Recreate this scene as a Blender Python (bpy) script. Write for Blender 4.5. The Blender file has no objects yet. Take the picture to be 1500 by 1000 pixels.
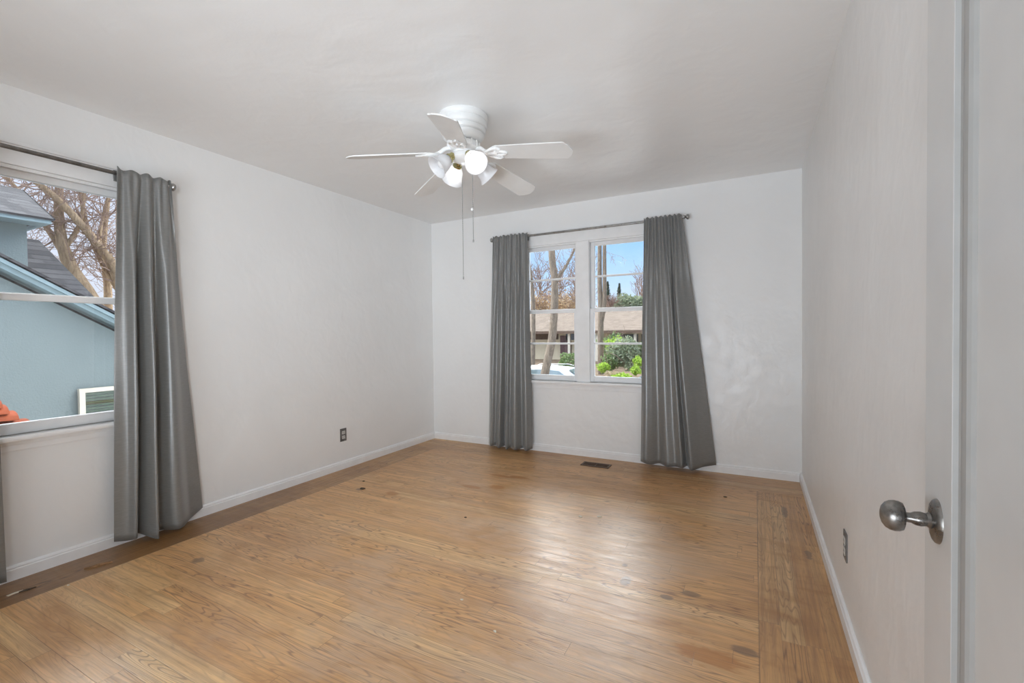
import bpy, bmesh, math, random
from mathutils import Vector, Matrix, Euler

# ------------------------------------------------------------------ camera, sky, sun, lights, exposure
scn = bpy.context.scene
COL = scn.collection
W, H, REAR = 3.574, 2.44, -6.8         # room: left wall x=0, back wall y=0, floor z=0

cam_d = bpy.data.cameras.new('camera')
cam = bpy.data.objects.new('camera', cam_d)
COL.objects.link(cam)
F_PX, YAW, PITCH, ROLL = 673.11, 0.48599, -0.018607, -0.011368
cam_d.sensor_fit = 'HORIZONTAL'
cam_d.sensor_width = 36.0
cam_d.lens = F_PX / 1500 * 36.0
cam_d.clip_start = 0.02
cam_d.clip_end = 500
_c, _s = math.cos(YAW), math.sin(YAW)
_fw = Vector((-_s * math.cos(PITCH), _c * math.cos(PITCH), math.sin(PITCH)))
_r = Vector((_c, _s, 0))
_u = _r.cross(_fw)
_r2 = math.cos(ROLL) * _r + math.sin(ROLL) * _u
_u2 = -math.sin(ROLL) * _r + math.cos(ROLL) * _u
_m = Matrix((_r2, _u2, -_fw)).transposed().to_4x4()
_m.translation = Vector((3.24857, -4.2177, 1.19245))
cam.matrix_world = _m
scn.camera = cam

scn.view_settings.view_transform = 'Standard'
scn.view_settings.look = 'None'
scn.view_settings.gamma = 1.0
scn.view_settings.use_curve_mapping = False
scn.view_settings.exposure = 0.1
try:
    scn.cycles.max_bounces = 10
    scn.cycles.diffuse_bounces = 6
    scn.cycles.transparent_max_bounces = 16
    scn.cycles.sample_clamp_indirect = 6.0
    scn.cycles.use_denoising = True
    scn.cycles.caustics_reflective = False
    scn.cycles.caustics_refractive = False
    scn.cycles.blur_glossy = 1.0
except Exception:
    pass

world = bpy.data.worlds.new('sky')
scn.world = world
world.use_nodes = True


def build_world():
    nt = world.node_tree
    nt.nodes.clear()
    N = nt.nodes.new
    L = nt.links.new
    tc = N('ShaderNodeTexCoord')
    sep = N('ShaderNodeSeparateXYZ')
    L(tc.outputs['Generated'], sep.inputs[0])
    ramp = N('ShaderNodeValToRGB')
    e = ramp.color_ramp.elements
    e[0].position = 0.0; e[0].color = (0.78, 0.90, 1.15, 1)
    e[1].position = 1.0; e[1].color = (0.40, 0.56, 0.92, 1)
    for p, c in ((0.09, (0.66, 0.88, 1.20)), (0.19, (0.40, 0.72, 1.20)), (0.35, (0.34, 0.60, 1.1))):
        k = e.new(p); k.color = (*c, 1)
    L(sep.outputs['Z'], ramp.inputs[0])
    # thin clouds, thicker towards the west (-x)
    mp = N('ShaderNodeMapping'); mp.inputs['Scale'].default_value = (3.0, 3.0, 9.0)
    L(tc.outputs['Generated'], mp.inputs[0])
    nz = N('ShaderNodeTexNoise'); nz.inputs['Scale'].default_value = 1.6
    nz.inputs['Detail'].default_value = 5
    L(mp.outputs[0], nz.inputs['Vector'])
    mr = N('ShaderNodeMapRange'); mr.inputs['From Min'].default_value = 0.5
    mr.inputs['From Max'].default_value = 0.72
    mr.inputs['To Max'].default_value = 0.5
    L(nz.outputs[0], mr.inputs[0])
    west = N('ShaderNodeMapRange')
    west.inputs['From Min'].default_value = -0.55; west.inputs['From Max'].default_value = -0.85
    west.inputs['To Max'].default_value = 0.85
    L(sep.outputs['X'], west.inputs[0])
    mx = N('ShaderNodeMath'); mx.operation = 'MAXIMUM'
    L(mr.outputs[0], mx.inputs[0]); L(west.outputs[0], mx.inputs[1])
    mix = N('ShaderNodeMixRGB'); mix.inputs[2].default_value = (0.84, 0.85, 0.98, 1)
    L(mx.outputs[0], mix.inputs[0]); L(ramp.outputs[0], mix.inputs[1])
    # added bright bank, unseen high in the north and west, lighting the room
    def smooth(sock, a, b):
        n = N('ShaderNodeMapRange'); n.interpolation_type = 'SMOOTHSTEP'
        n.inputs['From Min'].default_value = a; n.inputs['From Max'].default_value = b
        L(sock, n.inputs[0])
        return n.outputs[0]

    def mth(op, a, b):
        n = N('ShaderNodeMath'); n.operation = op
        for k, v in enumerate((a, b)):
            if isinstance(v, bpy.types.NodeSocket):
                L(v, n.inputs[k])
            else:
                n.inputs[k].default_value = v
        return n.outputs[0]
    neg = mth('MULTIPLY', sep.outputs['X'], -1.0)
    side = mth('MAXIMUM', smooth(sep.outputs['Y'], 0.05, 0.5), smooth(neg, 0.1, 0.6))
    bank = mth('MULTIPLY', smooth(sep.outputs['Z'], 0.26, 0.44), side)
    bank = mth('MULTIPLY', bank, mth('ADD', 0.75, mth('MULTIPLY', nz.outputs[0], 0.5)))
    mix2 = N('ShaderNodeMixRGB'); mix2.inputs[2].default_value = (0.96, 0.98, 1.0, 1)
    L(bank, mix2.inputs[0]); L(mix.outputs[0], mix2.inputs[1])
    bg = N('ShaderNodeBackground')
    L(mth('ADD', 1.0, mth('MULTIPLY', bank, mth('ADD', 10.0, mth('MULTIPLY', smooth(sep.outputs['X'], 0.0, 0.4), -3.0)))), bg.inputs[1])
    L(mix2.outputs[0], bg.inputs[0])
    out = N('ShaderNodeOutputWorld')
    L(bg.outputs[0], out.inputs[0])


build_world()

sun_d = bpy.data.lights.new('sun', 'SUN')
sun_d.energy = 0.7
sun_d.angle = math.radians(12)
sun_d.color = (1.0, 0.95, 0.88)
sun = bpy.data.objects.new('sun', sun_d)
COL.objects.link(sun)
sun.rotation_euler = Vector((-0.55, 0.62, -0.75)).to_track_quat('-Z', 'Y').to_euler()


def area_light(name, loc, target, sx, sy, power, color=(1, 1, 1), spread=180):
    d = bpy.data.lights.new(name, 'AREA')
    d.shape = 'RECTANGLE'; d.size = sx; d.size_y = sy; d.energy = power; d.color = color; d.spread = math.radians(spread)
    o = bpy.data.objects.new(name, d)
    COL.objects.link(o)
    o.location = loc
    o.rotation_euler = (Vector(target) - Vector(loc)).to_track_quat('-Z', 'Y').to_euler()
    return o


# added fill light with no fixture, at the far end behind the camera
area_light('rear_fill_light', (2.25, -6.7, 0.80), (1.4, 0.0, 3.2), 2.2, 1.4, 28, (0.89, 1.0, 1.10))
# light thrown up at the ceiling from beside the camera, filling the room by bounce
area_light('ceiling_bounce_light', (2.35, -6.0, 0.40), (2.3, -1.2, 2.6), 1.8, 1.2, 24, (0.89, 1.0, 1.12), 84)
# unseen fill light added behind the camera to brighten the left wall
area_light('left_wall_fill_light', (3.50, -5.0, 1.35), (0.0, -0.7, 1.6), 0.9, 1.9, 14, (0.92, 1.0, 1.07), 64)

# ------------------------------------------------------------------ helpers
class NB:
    """small node-expression builder"""
    def __init__(self, name):
        self.m = bpy.data.materials.new(name)
        self.m.use_nodes = True
        self.nt = self.m.node_tree
        self.nt.nodes.clear()
        self.out = self.N('ShaderNodeOutputMaterial')

    def N(self, t, **kw):
        n = self.nt.nodes.new(t)
        for k, v in kw.items():
            setattr(n, k, v)
        return n

    def put(self, sock, v):
        if isinstance(v, bpy.types.NodeSocket):
            self.nt.links.new(v, sock)
        elif v is not None:
            if isinstance(v, (tuple, list)) and len(v) == 3 and sock.type == 'RGBA':
                v = (*v, 1)
            sock.default_value = v

    def math(self, op, a, b=None, c=None):
        n = self.N('ShaderNodeMath', operation=op)
        for i, v in enumerate((a, b, c)):
            if v is not None:
                self.put(n.inputs[i], v)
        return n.outputs[0]

    def coord(self, which='Object'):
        return self.N('ShaderNodeTexCoord').outputs[which]

    def pos(self):
        return self.N('ShaderNodeNewGeometry').outputs['Position']

    def xyz(self, v):
        n = self.N('ShaderNodeSeparateXYZ'); self.put(n.inputs[0], v)
        return n.outputs[0], n.outputs[1], n.outputs[2]

    def vec(self, x, y, z):
        n = self.N('ShaderNodeCombineXYZ')
        for i, v in enumerate((x, y, z)):
            self.put(n.inputs[i], v)
        return n.outputs[0]

    def mapv(self, v, scale=(1, 1, 1), rot=(0, 0, 0), loc=(0, 0, 0)):
        n = self.N('ShaderNodeMapping'); self.put(n.inputs[0], v)
        n.inputs['Scale'].default_value = scale
        n.inputs['Rotation'].default_value = rot
        n.inputs['Location'].default_value = loc
        return n.outputs[0]

    def noise(self, v, scale=5, detail=2, rough=0.5, dist=0.0):
        n = self.N('ShaderNodeTexNoise')
        self.put(n.inputs['Vector'], v)
        n.inputs['Scale'].default_value = scale; n.inputs['Detail'].default_value = detail
        n.inputs['Roughness'].default_value = rough; n.inputs['Distortion'].default_value = dist
        return n.outputs[0]

    def white(self, v):
        n = self.N('ShaderNodeTexWhiteNoise'); n.noise_dimensions = '3D'
        self.put(n.inputs['Vector'], v)
        return n.outputs['Value']

    def rng(self, v, a, b, c=0.0, d=1.0):
        n = self.N('ShaderNodeMapRange')
        self.put(n.inputs[0], v)
        for k, x in zip(('From Min', 'From Max', 'To Min', 'To Max'), (a, b, c, d)):
            n.inputs[k].default_value = x
        return n.outputs[0]

    def smooth(self, v, a, b, c=0.0, d=1.0):
        n = self.N('ShaderNodeMapRange'); n.interpolation_type = 'SMOOTHSTEP'
        self.put(n.inputs[0], v)
        for k, x in zip(('From Min', 'From Max', 'To Min', 'To Max'), (a, b, c, d)):
            n.inputs[k].default_value = x
        return n.outputs[0]

    def mix(self, f, a, b, blend='MIX'):
        n = self.N('ShaderNodeMixRGB', blend_type=blend)
        self.put(n.inputs[0], f); self.put(n.inputs[1], a); self.put(n.inputs[2], b)
        return n.outputs[0]

    def ramp(self, v, stops):
        n = self.N('ShaderNodeValToRGB'); self.put(n.inputs[0], v)
        e = n.color_ramp.elements
        while len(e) < len(stops):
            e.new(0.5)
        for el, (p, c) in zip(e, stops):
            el.position = p; el.color = (*c, 1)
        return n.outputs[0]

    def bump(self, h, strength=0.2, dist=0.01):
        n = self.N('ShaderNodeBump'); self.put(n.inputs['Height'], h)
        n.inputs['Strength'].default_value = strength; n.inputs['Distance'].default_value = dist
        return n.outputs[0]

    def bsdf(self, color=(0.8, 0.8, 0.8), rough=0.5, metal=0.0, spec=0.5, normal=None, **kw):
        n = self.N('ShaderNodeBsdfPrincipled')
        self.put(n.inputs['Base Color'], color); self.put(n.inputs['Roughness'], rough)
        self.put(n.inputs['Metallic'], metal); self.put(n.inputs['Specular IOR Level'], spec)
        if normal is not None:
            self.put(n.inputs['Normal'], normal)
        for k, v in kw.items():
            self.put(n.inputs[k.replace('_', ' ')], v)
        self.nt.links.new(n.outputs[0], self.out.inputs[0])
        return n

    def done(self):
        return self.m


def simple(name, color, rough=0.5, metal=0.0, spec=0.5, var=0.08, scale=30, bump=0.0):
    b = NB(name)
    co = b.coord()
    nz = b.noise(co, scale, 3)
    dark = tuple(c * (1 - var) for c in color)
    lite = tuple(min(1, c * (1 + var)) for c in color)
    col = b.ramp(nz, ((0.3, dark), (0.7, lite)))
    nrm = b.bump(nz, bump, 0.005) if bump else None
    b.bsdf(col, rough, metal, spec, nrm)
    return b.done()


class MB:
    """collects geometry in world space; build() links it as ONE mesh object"""
    def __init__(self):
        self.bm = bmesh.new()

    def box(self, a, b, bevel=0.0, mat=None):
        lo = [min(a[i], b[i]) for i in range(3)]; hi = [max(a[i], b[i]) for i in range(3)]
        vs = [Vector((x, y, z)) for x in (lo[0], hi[0]) for y in (lo[1], hi[1]) for z in (lo[2], hi[2])]
        if mat is not None:
            vs = [mat @ v for v in vs]
        v = [self.bm.verts.new(p) for p in vs]
        fs = [self.bm.faces.new([v[i] for i in q]) for q in
              ((0, 1, 3, 2), (4, 6, 7, 5), (0, 4, 5, 1), (2, 3, 7, 6), (0, 2, 6, 4), (1, 5, 7, 3))]
        if bevel:
            ed = list({e for f in fs for e in f.edges})
            bmesh.ops.bevel(self.bm, geom=ed, offset=bevel, segments=2, affect='EDGES', profile=0.6)
        return self

    def tube(self, pts, radii, n=8, caps=True):
        pts = [Vector(p) for p in pts]
        if not isinstance(radii, (list, tuple)):
            radii = [radii] * len(pts)
        rings = []
        ref = None
        for i, p in enumerate(pts):
            t = (pts[min(i + 1, len(pts) - 1)] - pts[max(i - 1, 0)])
            if t.length < 1e-9:
                t = Vector((0, 0, 1))
            t.normalize()
            if ref is None:
                ref = t.orthogonal().normalized()
            else:
                ref = (ref - t * ref.dot(t))
                ref = ref.normalized() if ref.length > 1e-6 else t.orthogonal().normalized()
            bn = t.cross(ref)
            rings.append([self.bm.verts.new(p + (ref * math.cos(2 * math.pi * k / n) + bn * math.sin(2 * math.pi * k / n)) * radii[i])
                          for k in range(n)])
        for a, b in zip(rings, rings[1:]):
            for k in range(n):
                self.bm.faces.new((a[k], a[(k + 1) % n], b[(k + 1) % n], b[k]))
        if caps:
            self.bm.faces.new(list(reversed(rings[0])))
            self.bm.faces.new(rings[-1])
        return self

    def lathe(self, prof, mat=Matrix.Identity(4), n=32, sx=1.0, sy=1.0, flute=0.0, flutes=0):
        """prof: (radius, z) list, revolved about local z then placed by mat"""
        rings = []
        for r, z in prof:
            if r < 1e-6:
                rings.append([self.bm.verts.new(mat @ Vector((0, 0, z)))])
            else:
                ring = []
                for k in range(n):
                    a = 2 * math.pi * k / n
                    rr = r * (1 + flute * math.cos(flutes * a)) if flutes else r
                    ring.append(self.bm.verts.new(mat @ Vector((rr * math.cos(a) * sx, rr * math.sin(a) * sy, z))))
                rings.append(ring)
        for a, b in zip(rings, rings[1:]):
            if len(a) == 1 and len(b) == 1:
                continue
            for k in range(n):
                k2 = (k + 1) % n
                if len(a) == 1:
                    self.bm.faces.new((a[0], b[k2], b[k]))
                elif len(b) == 1:
                    self.bm.faces.new((a[k], a[k2], b[0]))
                else:
                    self.bm.faces.new((a[k], a[k2], b[k2], b[k]))
        return self

    def prism(self, poly, off):
        """planar polygon (3D points) extruded by vector off"""
        off = Vector(off)
        a = [self.bm.verts.new(Vector(p)) for p in poly]
        b = [self.bm.verts.new(Vector(p) + off) for p in poly]
        self.bm.faces.new(a); self.bm.faces.new(list(reversed(b)))
        n = len(a)
        for k in range(n):
            self.bm.faces.new((a[k], b[k], b[(k + 1) % n], a[(k + 1) % n]))
        return self

    def quad(self, *p):
        self.bm.faces.new([self.bm.verts.new(Vector(q)) for q in p])
        return self

    def grid(self, rows, close=False):
        vs = [[self.bm.verts.new(Vector(p)) for p in r] for r in rows]
        for a, b in zip(vs, vs[1:]):
            for k in range(len(a) - 1):
                self.bm.faces.new((a[k], a[k + 1], b[k + 1], b[k]))
            if close:
                self.bm.faces.new((a[-1], a[0], b[0], b[-1]))
        return self

    def build(self, name, mat, parent=None, smooth=False, angle=40, normals=True):
        if normals:
            bmesh.ops.recalc_face_normals(self.bm, faces=self.bm.faces[:])
        me = bpy.data.meshes.new(name)
        org = ORG.get(parent.name, Vector()) if parent else Vector()
        if parent and org.length:
            bmesh.ops.translate(self.bm, verts=self.bm.verts[:], vec=-org)
        self.bm.to_mesh(me)
        self.bm.free()
        if smooth:
            me.polygons.foreach_set('use_smooth', [True] * len(me.polygons))
            try:
                me.set_sharp_from_angle(angle=math.radians(angle))
            except Exception:
                pass
        me.materials.append(mat)
        o = bpy.data.objects.new(name, me)
        COL.objects.link(o)
        if parent:
            o.parent = parent
            ORG[o.name] = org
        return o


ORG = {}


def tag(o, label=None, cat=None, group=None, kind=None):
    if label: o['label'] = label
    if cat: o['category'] = cat
    if group: o['group'] = group
    if kind: o['kind'] = kind
    return o


def thing(name, loc, label, cat, group=None, kind=None):
    o = bpy.data.objects.new(name, None)
    COL.objects.link(o)
    o.location = loc
    o.empty_display_size = 0.05
    ORG[o.name] = Vector(loc)
    return tag(o, label, cat, group, kind)


def ground(o, loc):
    """give a one-mesh thing built in world space its own origin"""
    loc = Vector(loc)
    o.data.transform(Matrix.Translation(-loc))
    o.location = loc
    return o


def rot_to(direction, loc):
    """matrix taking local +z to direction"""
    q = Vector(direction).normalized().to_track_quat('Z', 'Y')
    return Matrix.Translation(Vector(loc)) @ q.to_matrix().to_4x4()


def catmull(p, t):
    n = len(p) - 1
    x = min(max(t, 0.0), 1.0) * n
    i = min(int(x), n - 1)
    f = x - i
    a, b, c, d = p[max(i - 1, 0)], p[i], p[i + 1], p[min(i + 2, n)]
    return 0.5 * ((2 * b) + (c - a) * f + (2 * a - 5 * b + 4 * c - d) * f * f + (3 * b - a - 3 * c + d) * f ** 3)


def sstep(x, a, b):
    t = min(max((x - a) / (b - a), 0), 1)
    return t * t * (3 - 2 * t)


# ------------------------------------------------------------------ materials
def mat_plaster(name, color, bump=0.25, rough=0.42, scale=1.0, spec=0.5):
    b = NB(name)
    p = b.pos()
    big = b.noise(b.mapv(p, (1.0, 1.0, 1.0)), 2.2 * scale, 3, 0.5, 0.4)
    trowel = b.noise(b.mapv(p, (1.0, 1.0, 0.8)), 11 * scale, 2, 0.5, 0.5)
    fine = b.noise(p, 90, 2, 0.5)
    h = b.math('ADD', b.math('MULTIPLY', big, 1.2), b.math('ADD', b.math('MULTIPLY', trowel, 0.28), b.math('MULTIPLY', fine, 0.02)))
    col = b.mix(b.rng(big, 0.35, 0.65, 0, 1), tuple(c * 0.975 for c in color), color)
    rg = b.rng(trowel, 0.3, 0.7, rough - 0.05, rough + 0.1)
    b.bsdf(col, rg, 0, spec, b.bump(h, bump, 0.03))
    return b.done()


def mat_floor():
    b = NB('worn_oak_strip_floor')
    x, y, z = b.xyz(b.pos())
    # border: strips run along y beside the left and right walls; the field runs along x
    right = b.math('MULTIPLY', b.math('GREATER_THAN', x, 3.262), b.math('LESS_THAN', y, -0.385))
    left = b.math('MULTIPLY', b.math('LESS_THAN', x, 0.300), b.math('LESS_THAN', y, -0.385))
    edge = b.math('MAXIMUM', right, left)

    def sel(a, c):      # c where edge else a
        return b.math('ADD', b.math('MULTIPLY', a, b.math('SUBTRACT', 1.0, edge)), b.math('MULTIPLY', c, edge))
    along = sel(x, y)
    across = sel(y, b.math('SUBTRACT', x, 3.262))
    wstrip = 0.078
    row = b.math('FLOOR', b.math('DIVIDE', across, wstrip))
    rf = b.math('FRACT', b.math('DIVIDE', across, wstrip))
    r1 = b.white(b.vec(row, edge, 3.1))
    blen = b.math('ADD', 0.8, b.math('MULTIPLY', r1, 0.9))
    al = b.math('DIVIDE', b.math('ADD', along, b.math('MULTIPLY', b.white(b.vec(row, edge, 7.7)), 9.0)), blen)
    cell = b.math('FLOOR', al)
    cf = b.math('FRACT', al)
    bid = b.white(b.vec(row, cell, edge))
    bid2 = b.white(b.vec(row, cell, b.math('ADD', edge, 11.0)))
    # grain
    gv = b.vec(b.math('ADD', along, b.math('MULTIPLY', bid, 53.0)), b.math('ADD', across, b.math('MULTIPLY', bid2, 31.0)), 0.0)
    cath = b.noise(b.mapv(gv, (1.0, 11.0, 1)), 1.0, 2, 0.5, 0.3)
    rings = b.math('ABSOLUTE', b.math('SINE', b.math('MULTIPLY', cath, 70.0)))
    rings = b.smooth(rings, 0.0, 0.6)                      # 0 at the dark grain line
    amt = b.smooth(bid2, 0.15, 0.8, 0.3, 1.0)
    pores = b.noise(b.mapv(gv, (9.0, 230.0, 1)), 1.0, 3, 0.6)
    streak = b.noise(b.mapv(gv, (1.6, 60.0, 1)), 1.0, 3, 0.6)
    base = b.ramp(bid, ((0.0, (0.76, 0.425, 0.168)), (0.4, (0.80, 0.460, 0.188)), (0.8, (0.85, 0.505, 0.212)), (1.0, (0.92, 0.62, 0.30))))
    base = b.mix(b.rng(streak, 0.35, 0.7, 0, 0.75), base, (0.44, 0.24, 0.11))
    grain = b.math('MULTIPLY', b.math('SUBTRACT', 1.0, rings), amt)
    base = b.mix(b.math('MULTIPLY', grain, 0.75), base, (0.25, 0.115, 0.052))
    base = b.mix(b.smooth(pores, 0.56, 0.75, 0, 0.45), base, (0.20, 0.09, 0.04))
    # wear: finish gone, bare greyish wood in the traffic lane
    P3 = b.vec(x, y, 0.0)
    w1 = b.noise(b.mapv(P3, (1.0, 1.6, 1)), 1.35, 5, 0.62, 0.4)
    lane = b.smooth(x, 0.35, 1.7)
    lane = b.math('MULTIPLY', lane, b.smooth(x, 3.25, 2.85))
    lane = b.math('MULTIPLY', lane, b.smooth(y, -0.45, -1.1))
    bare = b.math('MULTIPLY', b.smooth(w1, 0.40, 0.66), lane)
    scuff = b.noise(b.mapv(P3, (5.0, 26.0, 1)), 1.0, 5, 0.7, 0.5)
    bare = b.math('MULTIPLY', bare, b.rng(scuff, 0.3, 0.65, 0.35, 1.0))
    base = b.mix(b.math('MULTIPLY', bare, 0.70), base, (0.62, 0.46, 0.335))
    # amber varnish left in patches, old ink-dark spots
    w2 = b.noise(b.mapv(P3, (1.3, 3.2, 1)), 1.7, 4, 0.6, 0.8)
    base = b.mix(b.smooth(w2, 0.50, 0.72, 0, 0.6), base, (0.50, 0.24, 0.07))
    w3 = b.noise(b.mapv(P3, (0.8, 1.3, 1)), 1.3, 5, 0.65, 0.6)
    base = b.mix(b.smooth(w3, 0.46, 0.66, 0, 0.5), base, b.mix(1.0, base, (0.68, 0.58, 0.48), 'MULTIPLY'))

    def blot(cx, cy, rx, ry, col, f, base):
        dx = b.math('DIVIDE', b.math('SUBTRACT', x, cx), rx); dy = b.math('DIVIDE', b.math('SUBTRACT', y, cy), ry)
        d = b.math('SQRT', b.math('ADD', b.math('MULTIPLY', dx, dx), b.math('MULTIPLY', dy, dy)))
        d = b.math('ADD', d, b.rng(scuff, 0.25, 0.75, -0.45, 0.45))
        return b.mix(b.smooth(d, 1.0, 0.6, 0, f), base, col)
    amber = (0.47, 0.185, 0.035)
    for a in ((1.475, -1.148, 0.085, 0.045), (1.298, -1.234, 0.10, 0.03), (1.381, -0.892, 0.15, 0.035),
              (1.52, -0.86, 0.12, 0.03), (0.85, -1.62, 0.07, 0.04), (3.10, -2.42, 0.14, 0.06)):
        base = blot(*a, amber, 0.75, base)
    ink = (0.13, 0.085, 0.06)
    for a in ((2.99, -2.02, 0.05, 0.022), (2.90, -2.10, 0.03, 0.02), (2.70, -2.05, 0.03, 0.05), (2.66, -1.9, 0.02, 0.03),
              (0.55, -1.66, 0.035, 0.022), (3.22, -2.33, 0.05, 0.03), (3.42, -0.75, 0.02, 0.12), (3.50, -1.35, 0.02, 0.06), (0.62, -2.86, 0.05, 0.03)):
        base = blot(*a, ink, 0.6, base)
    # darker old finish in the border strips and against the walls
    nearw = b.math('MAXIMUM', edge, b.smooth(y, -0.46, -0.33))
    base = b.mix(b.math('MULTIPLY', nearw, 0.42), base, b.mix(1.0, base, (0.55, 0.50, 0.42), 'MULTIPLY'))
    stain = b.math('MULTIPLY', b.smooth(b.math('ADD', y, b.rng(w1, 0.3, 0.7, -0.5, 0.5)), -1.0, -2.7, 0.25, 0.9), left)
    base = b.mix(stain, base, b.mix(1.0, base, (0.42, 0.36, 0.28), 'MULTIPLY'))
    # joints
    gx = b.math('MINIMUM', rf, b.math('SUBTRACT', 1.0, rf))
    ge = b.math('MULTIPLY', b.math('MINIMUM', cf, b.math('SUBTRACT', 1.0, cf)), b.math('MULTIPLY', blen, 1.0 / wstrip))
    gap = b.smooth(b.math('MINIMUM', gx, ge), 0.0, 0.022, 1, 0)
    bx = b.math('MINIMUM', b.math('ABSOLUTE', b.math('SUBTRACT', x, 3.262)), b.math('ABSOLUTE', b.math('SUBTRACT', x, 0.300)))
    gap = b.math('MAXIMUM', gap, b.math('MULTIPLY', b.smooth(bx, 0.0, 0.004, 1, 0), b.math('LESS_THAN', y, -0.385)))
    col = b.mix(b.math('MULTIPLY', gap, b.rng(b.noise(P3, 3, 2), 0.3, 0.7, 0.25, 0.8)), base, (0.12, 0.06, 0.03))
    h = b.math('SUBTRACT', b.math('ADD', b.math('MULTIPLY', rings, b.math('MULTIPLY', amt, 0.25)), b.math('MULTIPLY', scuff, 0.35)), b.math('MULTIPLY', gap, 1.0))
    h = b.math('ADD', h, b.math('MULTIPLY', bid, 0.25))
    rough = b.math('ADD', b.rng(scuff, 0.3, 0.7, 0.285, 0.42), b.math('MULTIPLY', bare, 0.06))
    b.bsdf(col, rough, 0, 0.85, b.bump(h, 0.16, 0.004))
    return b.done()


def mat_fabric(name, color):
    b = NB(name)
    p = b.pos()
    weave = b.noise(b.mapv(p, (260, 260, 90)), 1.0, 2, 0.6)
    slub = b.noise(b.mapv(p, (30, 30, 220)), 1.0, 3, 0.6)
    col = b.mix(b.rng(slub, 0.35, 0.7, 0, 1), tuple(c * 0.9 for c in color), tuple(c * 1.08 for c in color))
    b.bsdf(col, 0.31, 0.0, 1.0, b.bump(b.math('ADD', weave, slub), 0.08, 0.002), Sheen_Weight=0.25, Sheen_Roughness=0.4)
    return b.done()


def mat_glass(name, ior=1.45):
    b = NB(name)
    tr = b.N('ShaderNodeBsdfTransparent'); tr.inputs[0].default_value = (0.96, 0.975, 0.97, 1)
    gl = b.N('ShaderNodeBsdfGlossy'); gl.inputs['Roughness'].default_value = 0.02
    fr = b.N('ShaderNodeFresnel'); fr.inputs[0].default_value = ior
    mx = b.N('ShaderNodeMixShader')
    wob = b.noise(b.pos(), 3.0, 1)
    b.put(gl.inputs['Normal'], b.bump(wob, 0.02, 0.01))
    b.put(mx.inputs[0], fr.outputs[0])
    b.nt.links.new(tr.outputs[0], mx.inputs[1]); b.nt.links.new(gl.outputs[0], mx.inputs[2])
    b.nt.links.new(mx.outputs[0], b.out.inputs[0])
    return b.done()


def mat_shade():
    b = NB('frosted_white_glass')
    co = b.coord()
    nz = b.noise(co, 60, 2)
    n = b.bsdf(b.ramp(nz, ((0.3, (0.86, 0.86, 0.87)), (0.7, (0.93, 0.93, 0.94)))), 0.22, 0, 0.6)
    tl = b.N('ShaderNodeBsdfTranslucent'); tl.inputs[0].default_value = (0.92, 0.92, 0.93, 1)
    mx = b.N('ShaderNodeMixShader'); mx.inputs[0].default_value = 0.45
    b.nt.links.new(n.outputs[0], mx.inputs[1]); b.nt.links.new(tl.outputs[0], mx.inputs[2])
    b.nt.links.new(mx.outputs[0], b.out.inputs[0])
    return b.done()


def mat_emit(name, color, strength):
    b = NB(name)
    e = b.N('ShaderNodeEmission'); e.inputs[0].default_value = (*color, 1)
    nz = b.noise(b.coord(), 20, 1)
    b.put(e.inputs[1], b.rng(nz, 0.3, 0.7, strength * 0.95, strength))
    b.nt.links.new(e.outputs[0], b.out.inputs[0])
    return b.done()


def mat_stucco(name, color):
    b = NB(name)
    p = b.pos()
    n1 = b.noise(p, 1.3, 4, 0.6); n2 = b.noise(p, 45, 4, 0.65)
    st = b.noise(b.mapv(p, (3, 3, 5)), 2.0, 5, 0.7)
    col = b.mix(b.rng(n1, 0.3, 0.7, 0, 1), tuple(c * 0.93 for c in color), tuple(min(1, c * 1.05) for c in color))
    col = b.mix(b.smooth(st, 0.66, 0.74, 0, 0.35), col, tuple(c * 0.6 for c in color))
    b.bsdf(col, 0.85, 0, 0.2, b.bump(n2, 0.35, 0.02))
    return b.done()


def mat_shingle(name, c1, c2, course=0.14, ax=(1, 0), slope_z=True):
    b = NB(name)
    x, y, z = b.xyz(b.pos())
    along = b.math('ADD', b.math('MULTIPLY', x, ax[0]), b.math('MULTIPLY', y, ax[1]))
    up = b.math('DIVIDE', z, course)
    row = b.math('FLOOR', up); rf = b.math('FRACT', up)
    cell = b.math('FLOOR', b.math('ADD', b.math('DIVIDE', along, 0.22), b.math('MULTIPLY', b.white(b.vec(row, 0.0, 1.0)), 5.0)))
    v = b.white(b.vec(row, cell, 2.0))
    col = b.mix(v, c1, c2)
    n2 = b.noise(b.pos(), 8, 4, 0.7)
    col = b.mix(b.rng(n2, 0.3, 0.7, 0, 0.4), col, tuple(c * 0.7 for c in c1))
    col = b.mix(b.smooth(rf, 0.30, 0.0, 0, 0.8), col, tuple(c * 0.35 for c in c1))
    b.bsdf(col, 0.9, 0, 0.15, b.bump(b.math('ADD', rf, v), 0.5, 0.03))
    return b.done()


def mat_bark(name, c1, c2):
    b = NB(name)
    p = b.pos()
    n = b.noise(b.mapv(p, (6, 6, 1.6)), 3.0, 5, 0.7, 0.8)
    b.bsdf(b.ramp(n, ((0.3, c1), (0.7, c2))), 0.9, 0, 0.15, b.bump(n, 0.6, 0.05))
    return b.done()


def mat_leaf(name, c1, c2, c3=None):
    b = NB(name)
    p = b.pos()
    n = b.noise(p, 5.0, 4, 0.75)
    st = ((0.32, c1), (0.5, c2), (0.68, c3 or c2))
    d = b.bsdf(b.ramp(n, st), 0.7, 0, 0.25)
    tl = b.N('ShaderNodeBsdfTranslucent'); b.put(tl.inputs[0], b.ramp(n, st))
    mx = b.N('ShaderNodeMixShader'); mx.inputs[0].default_value = 0.35
    b.nt.links.new(d.outputs[0], mx.inputs[1]); b.nt.links.new(tl.outputs[0], mx.inputs[2])
    b.nt.links.new(mx.outputs[0], b.out.inputs[0])
    return b.done()


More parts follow.
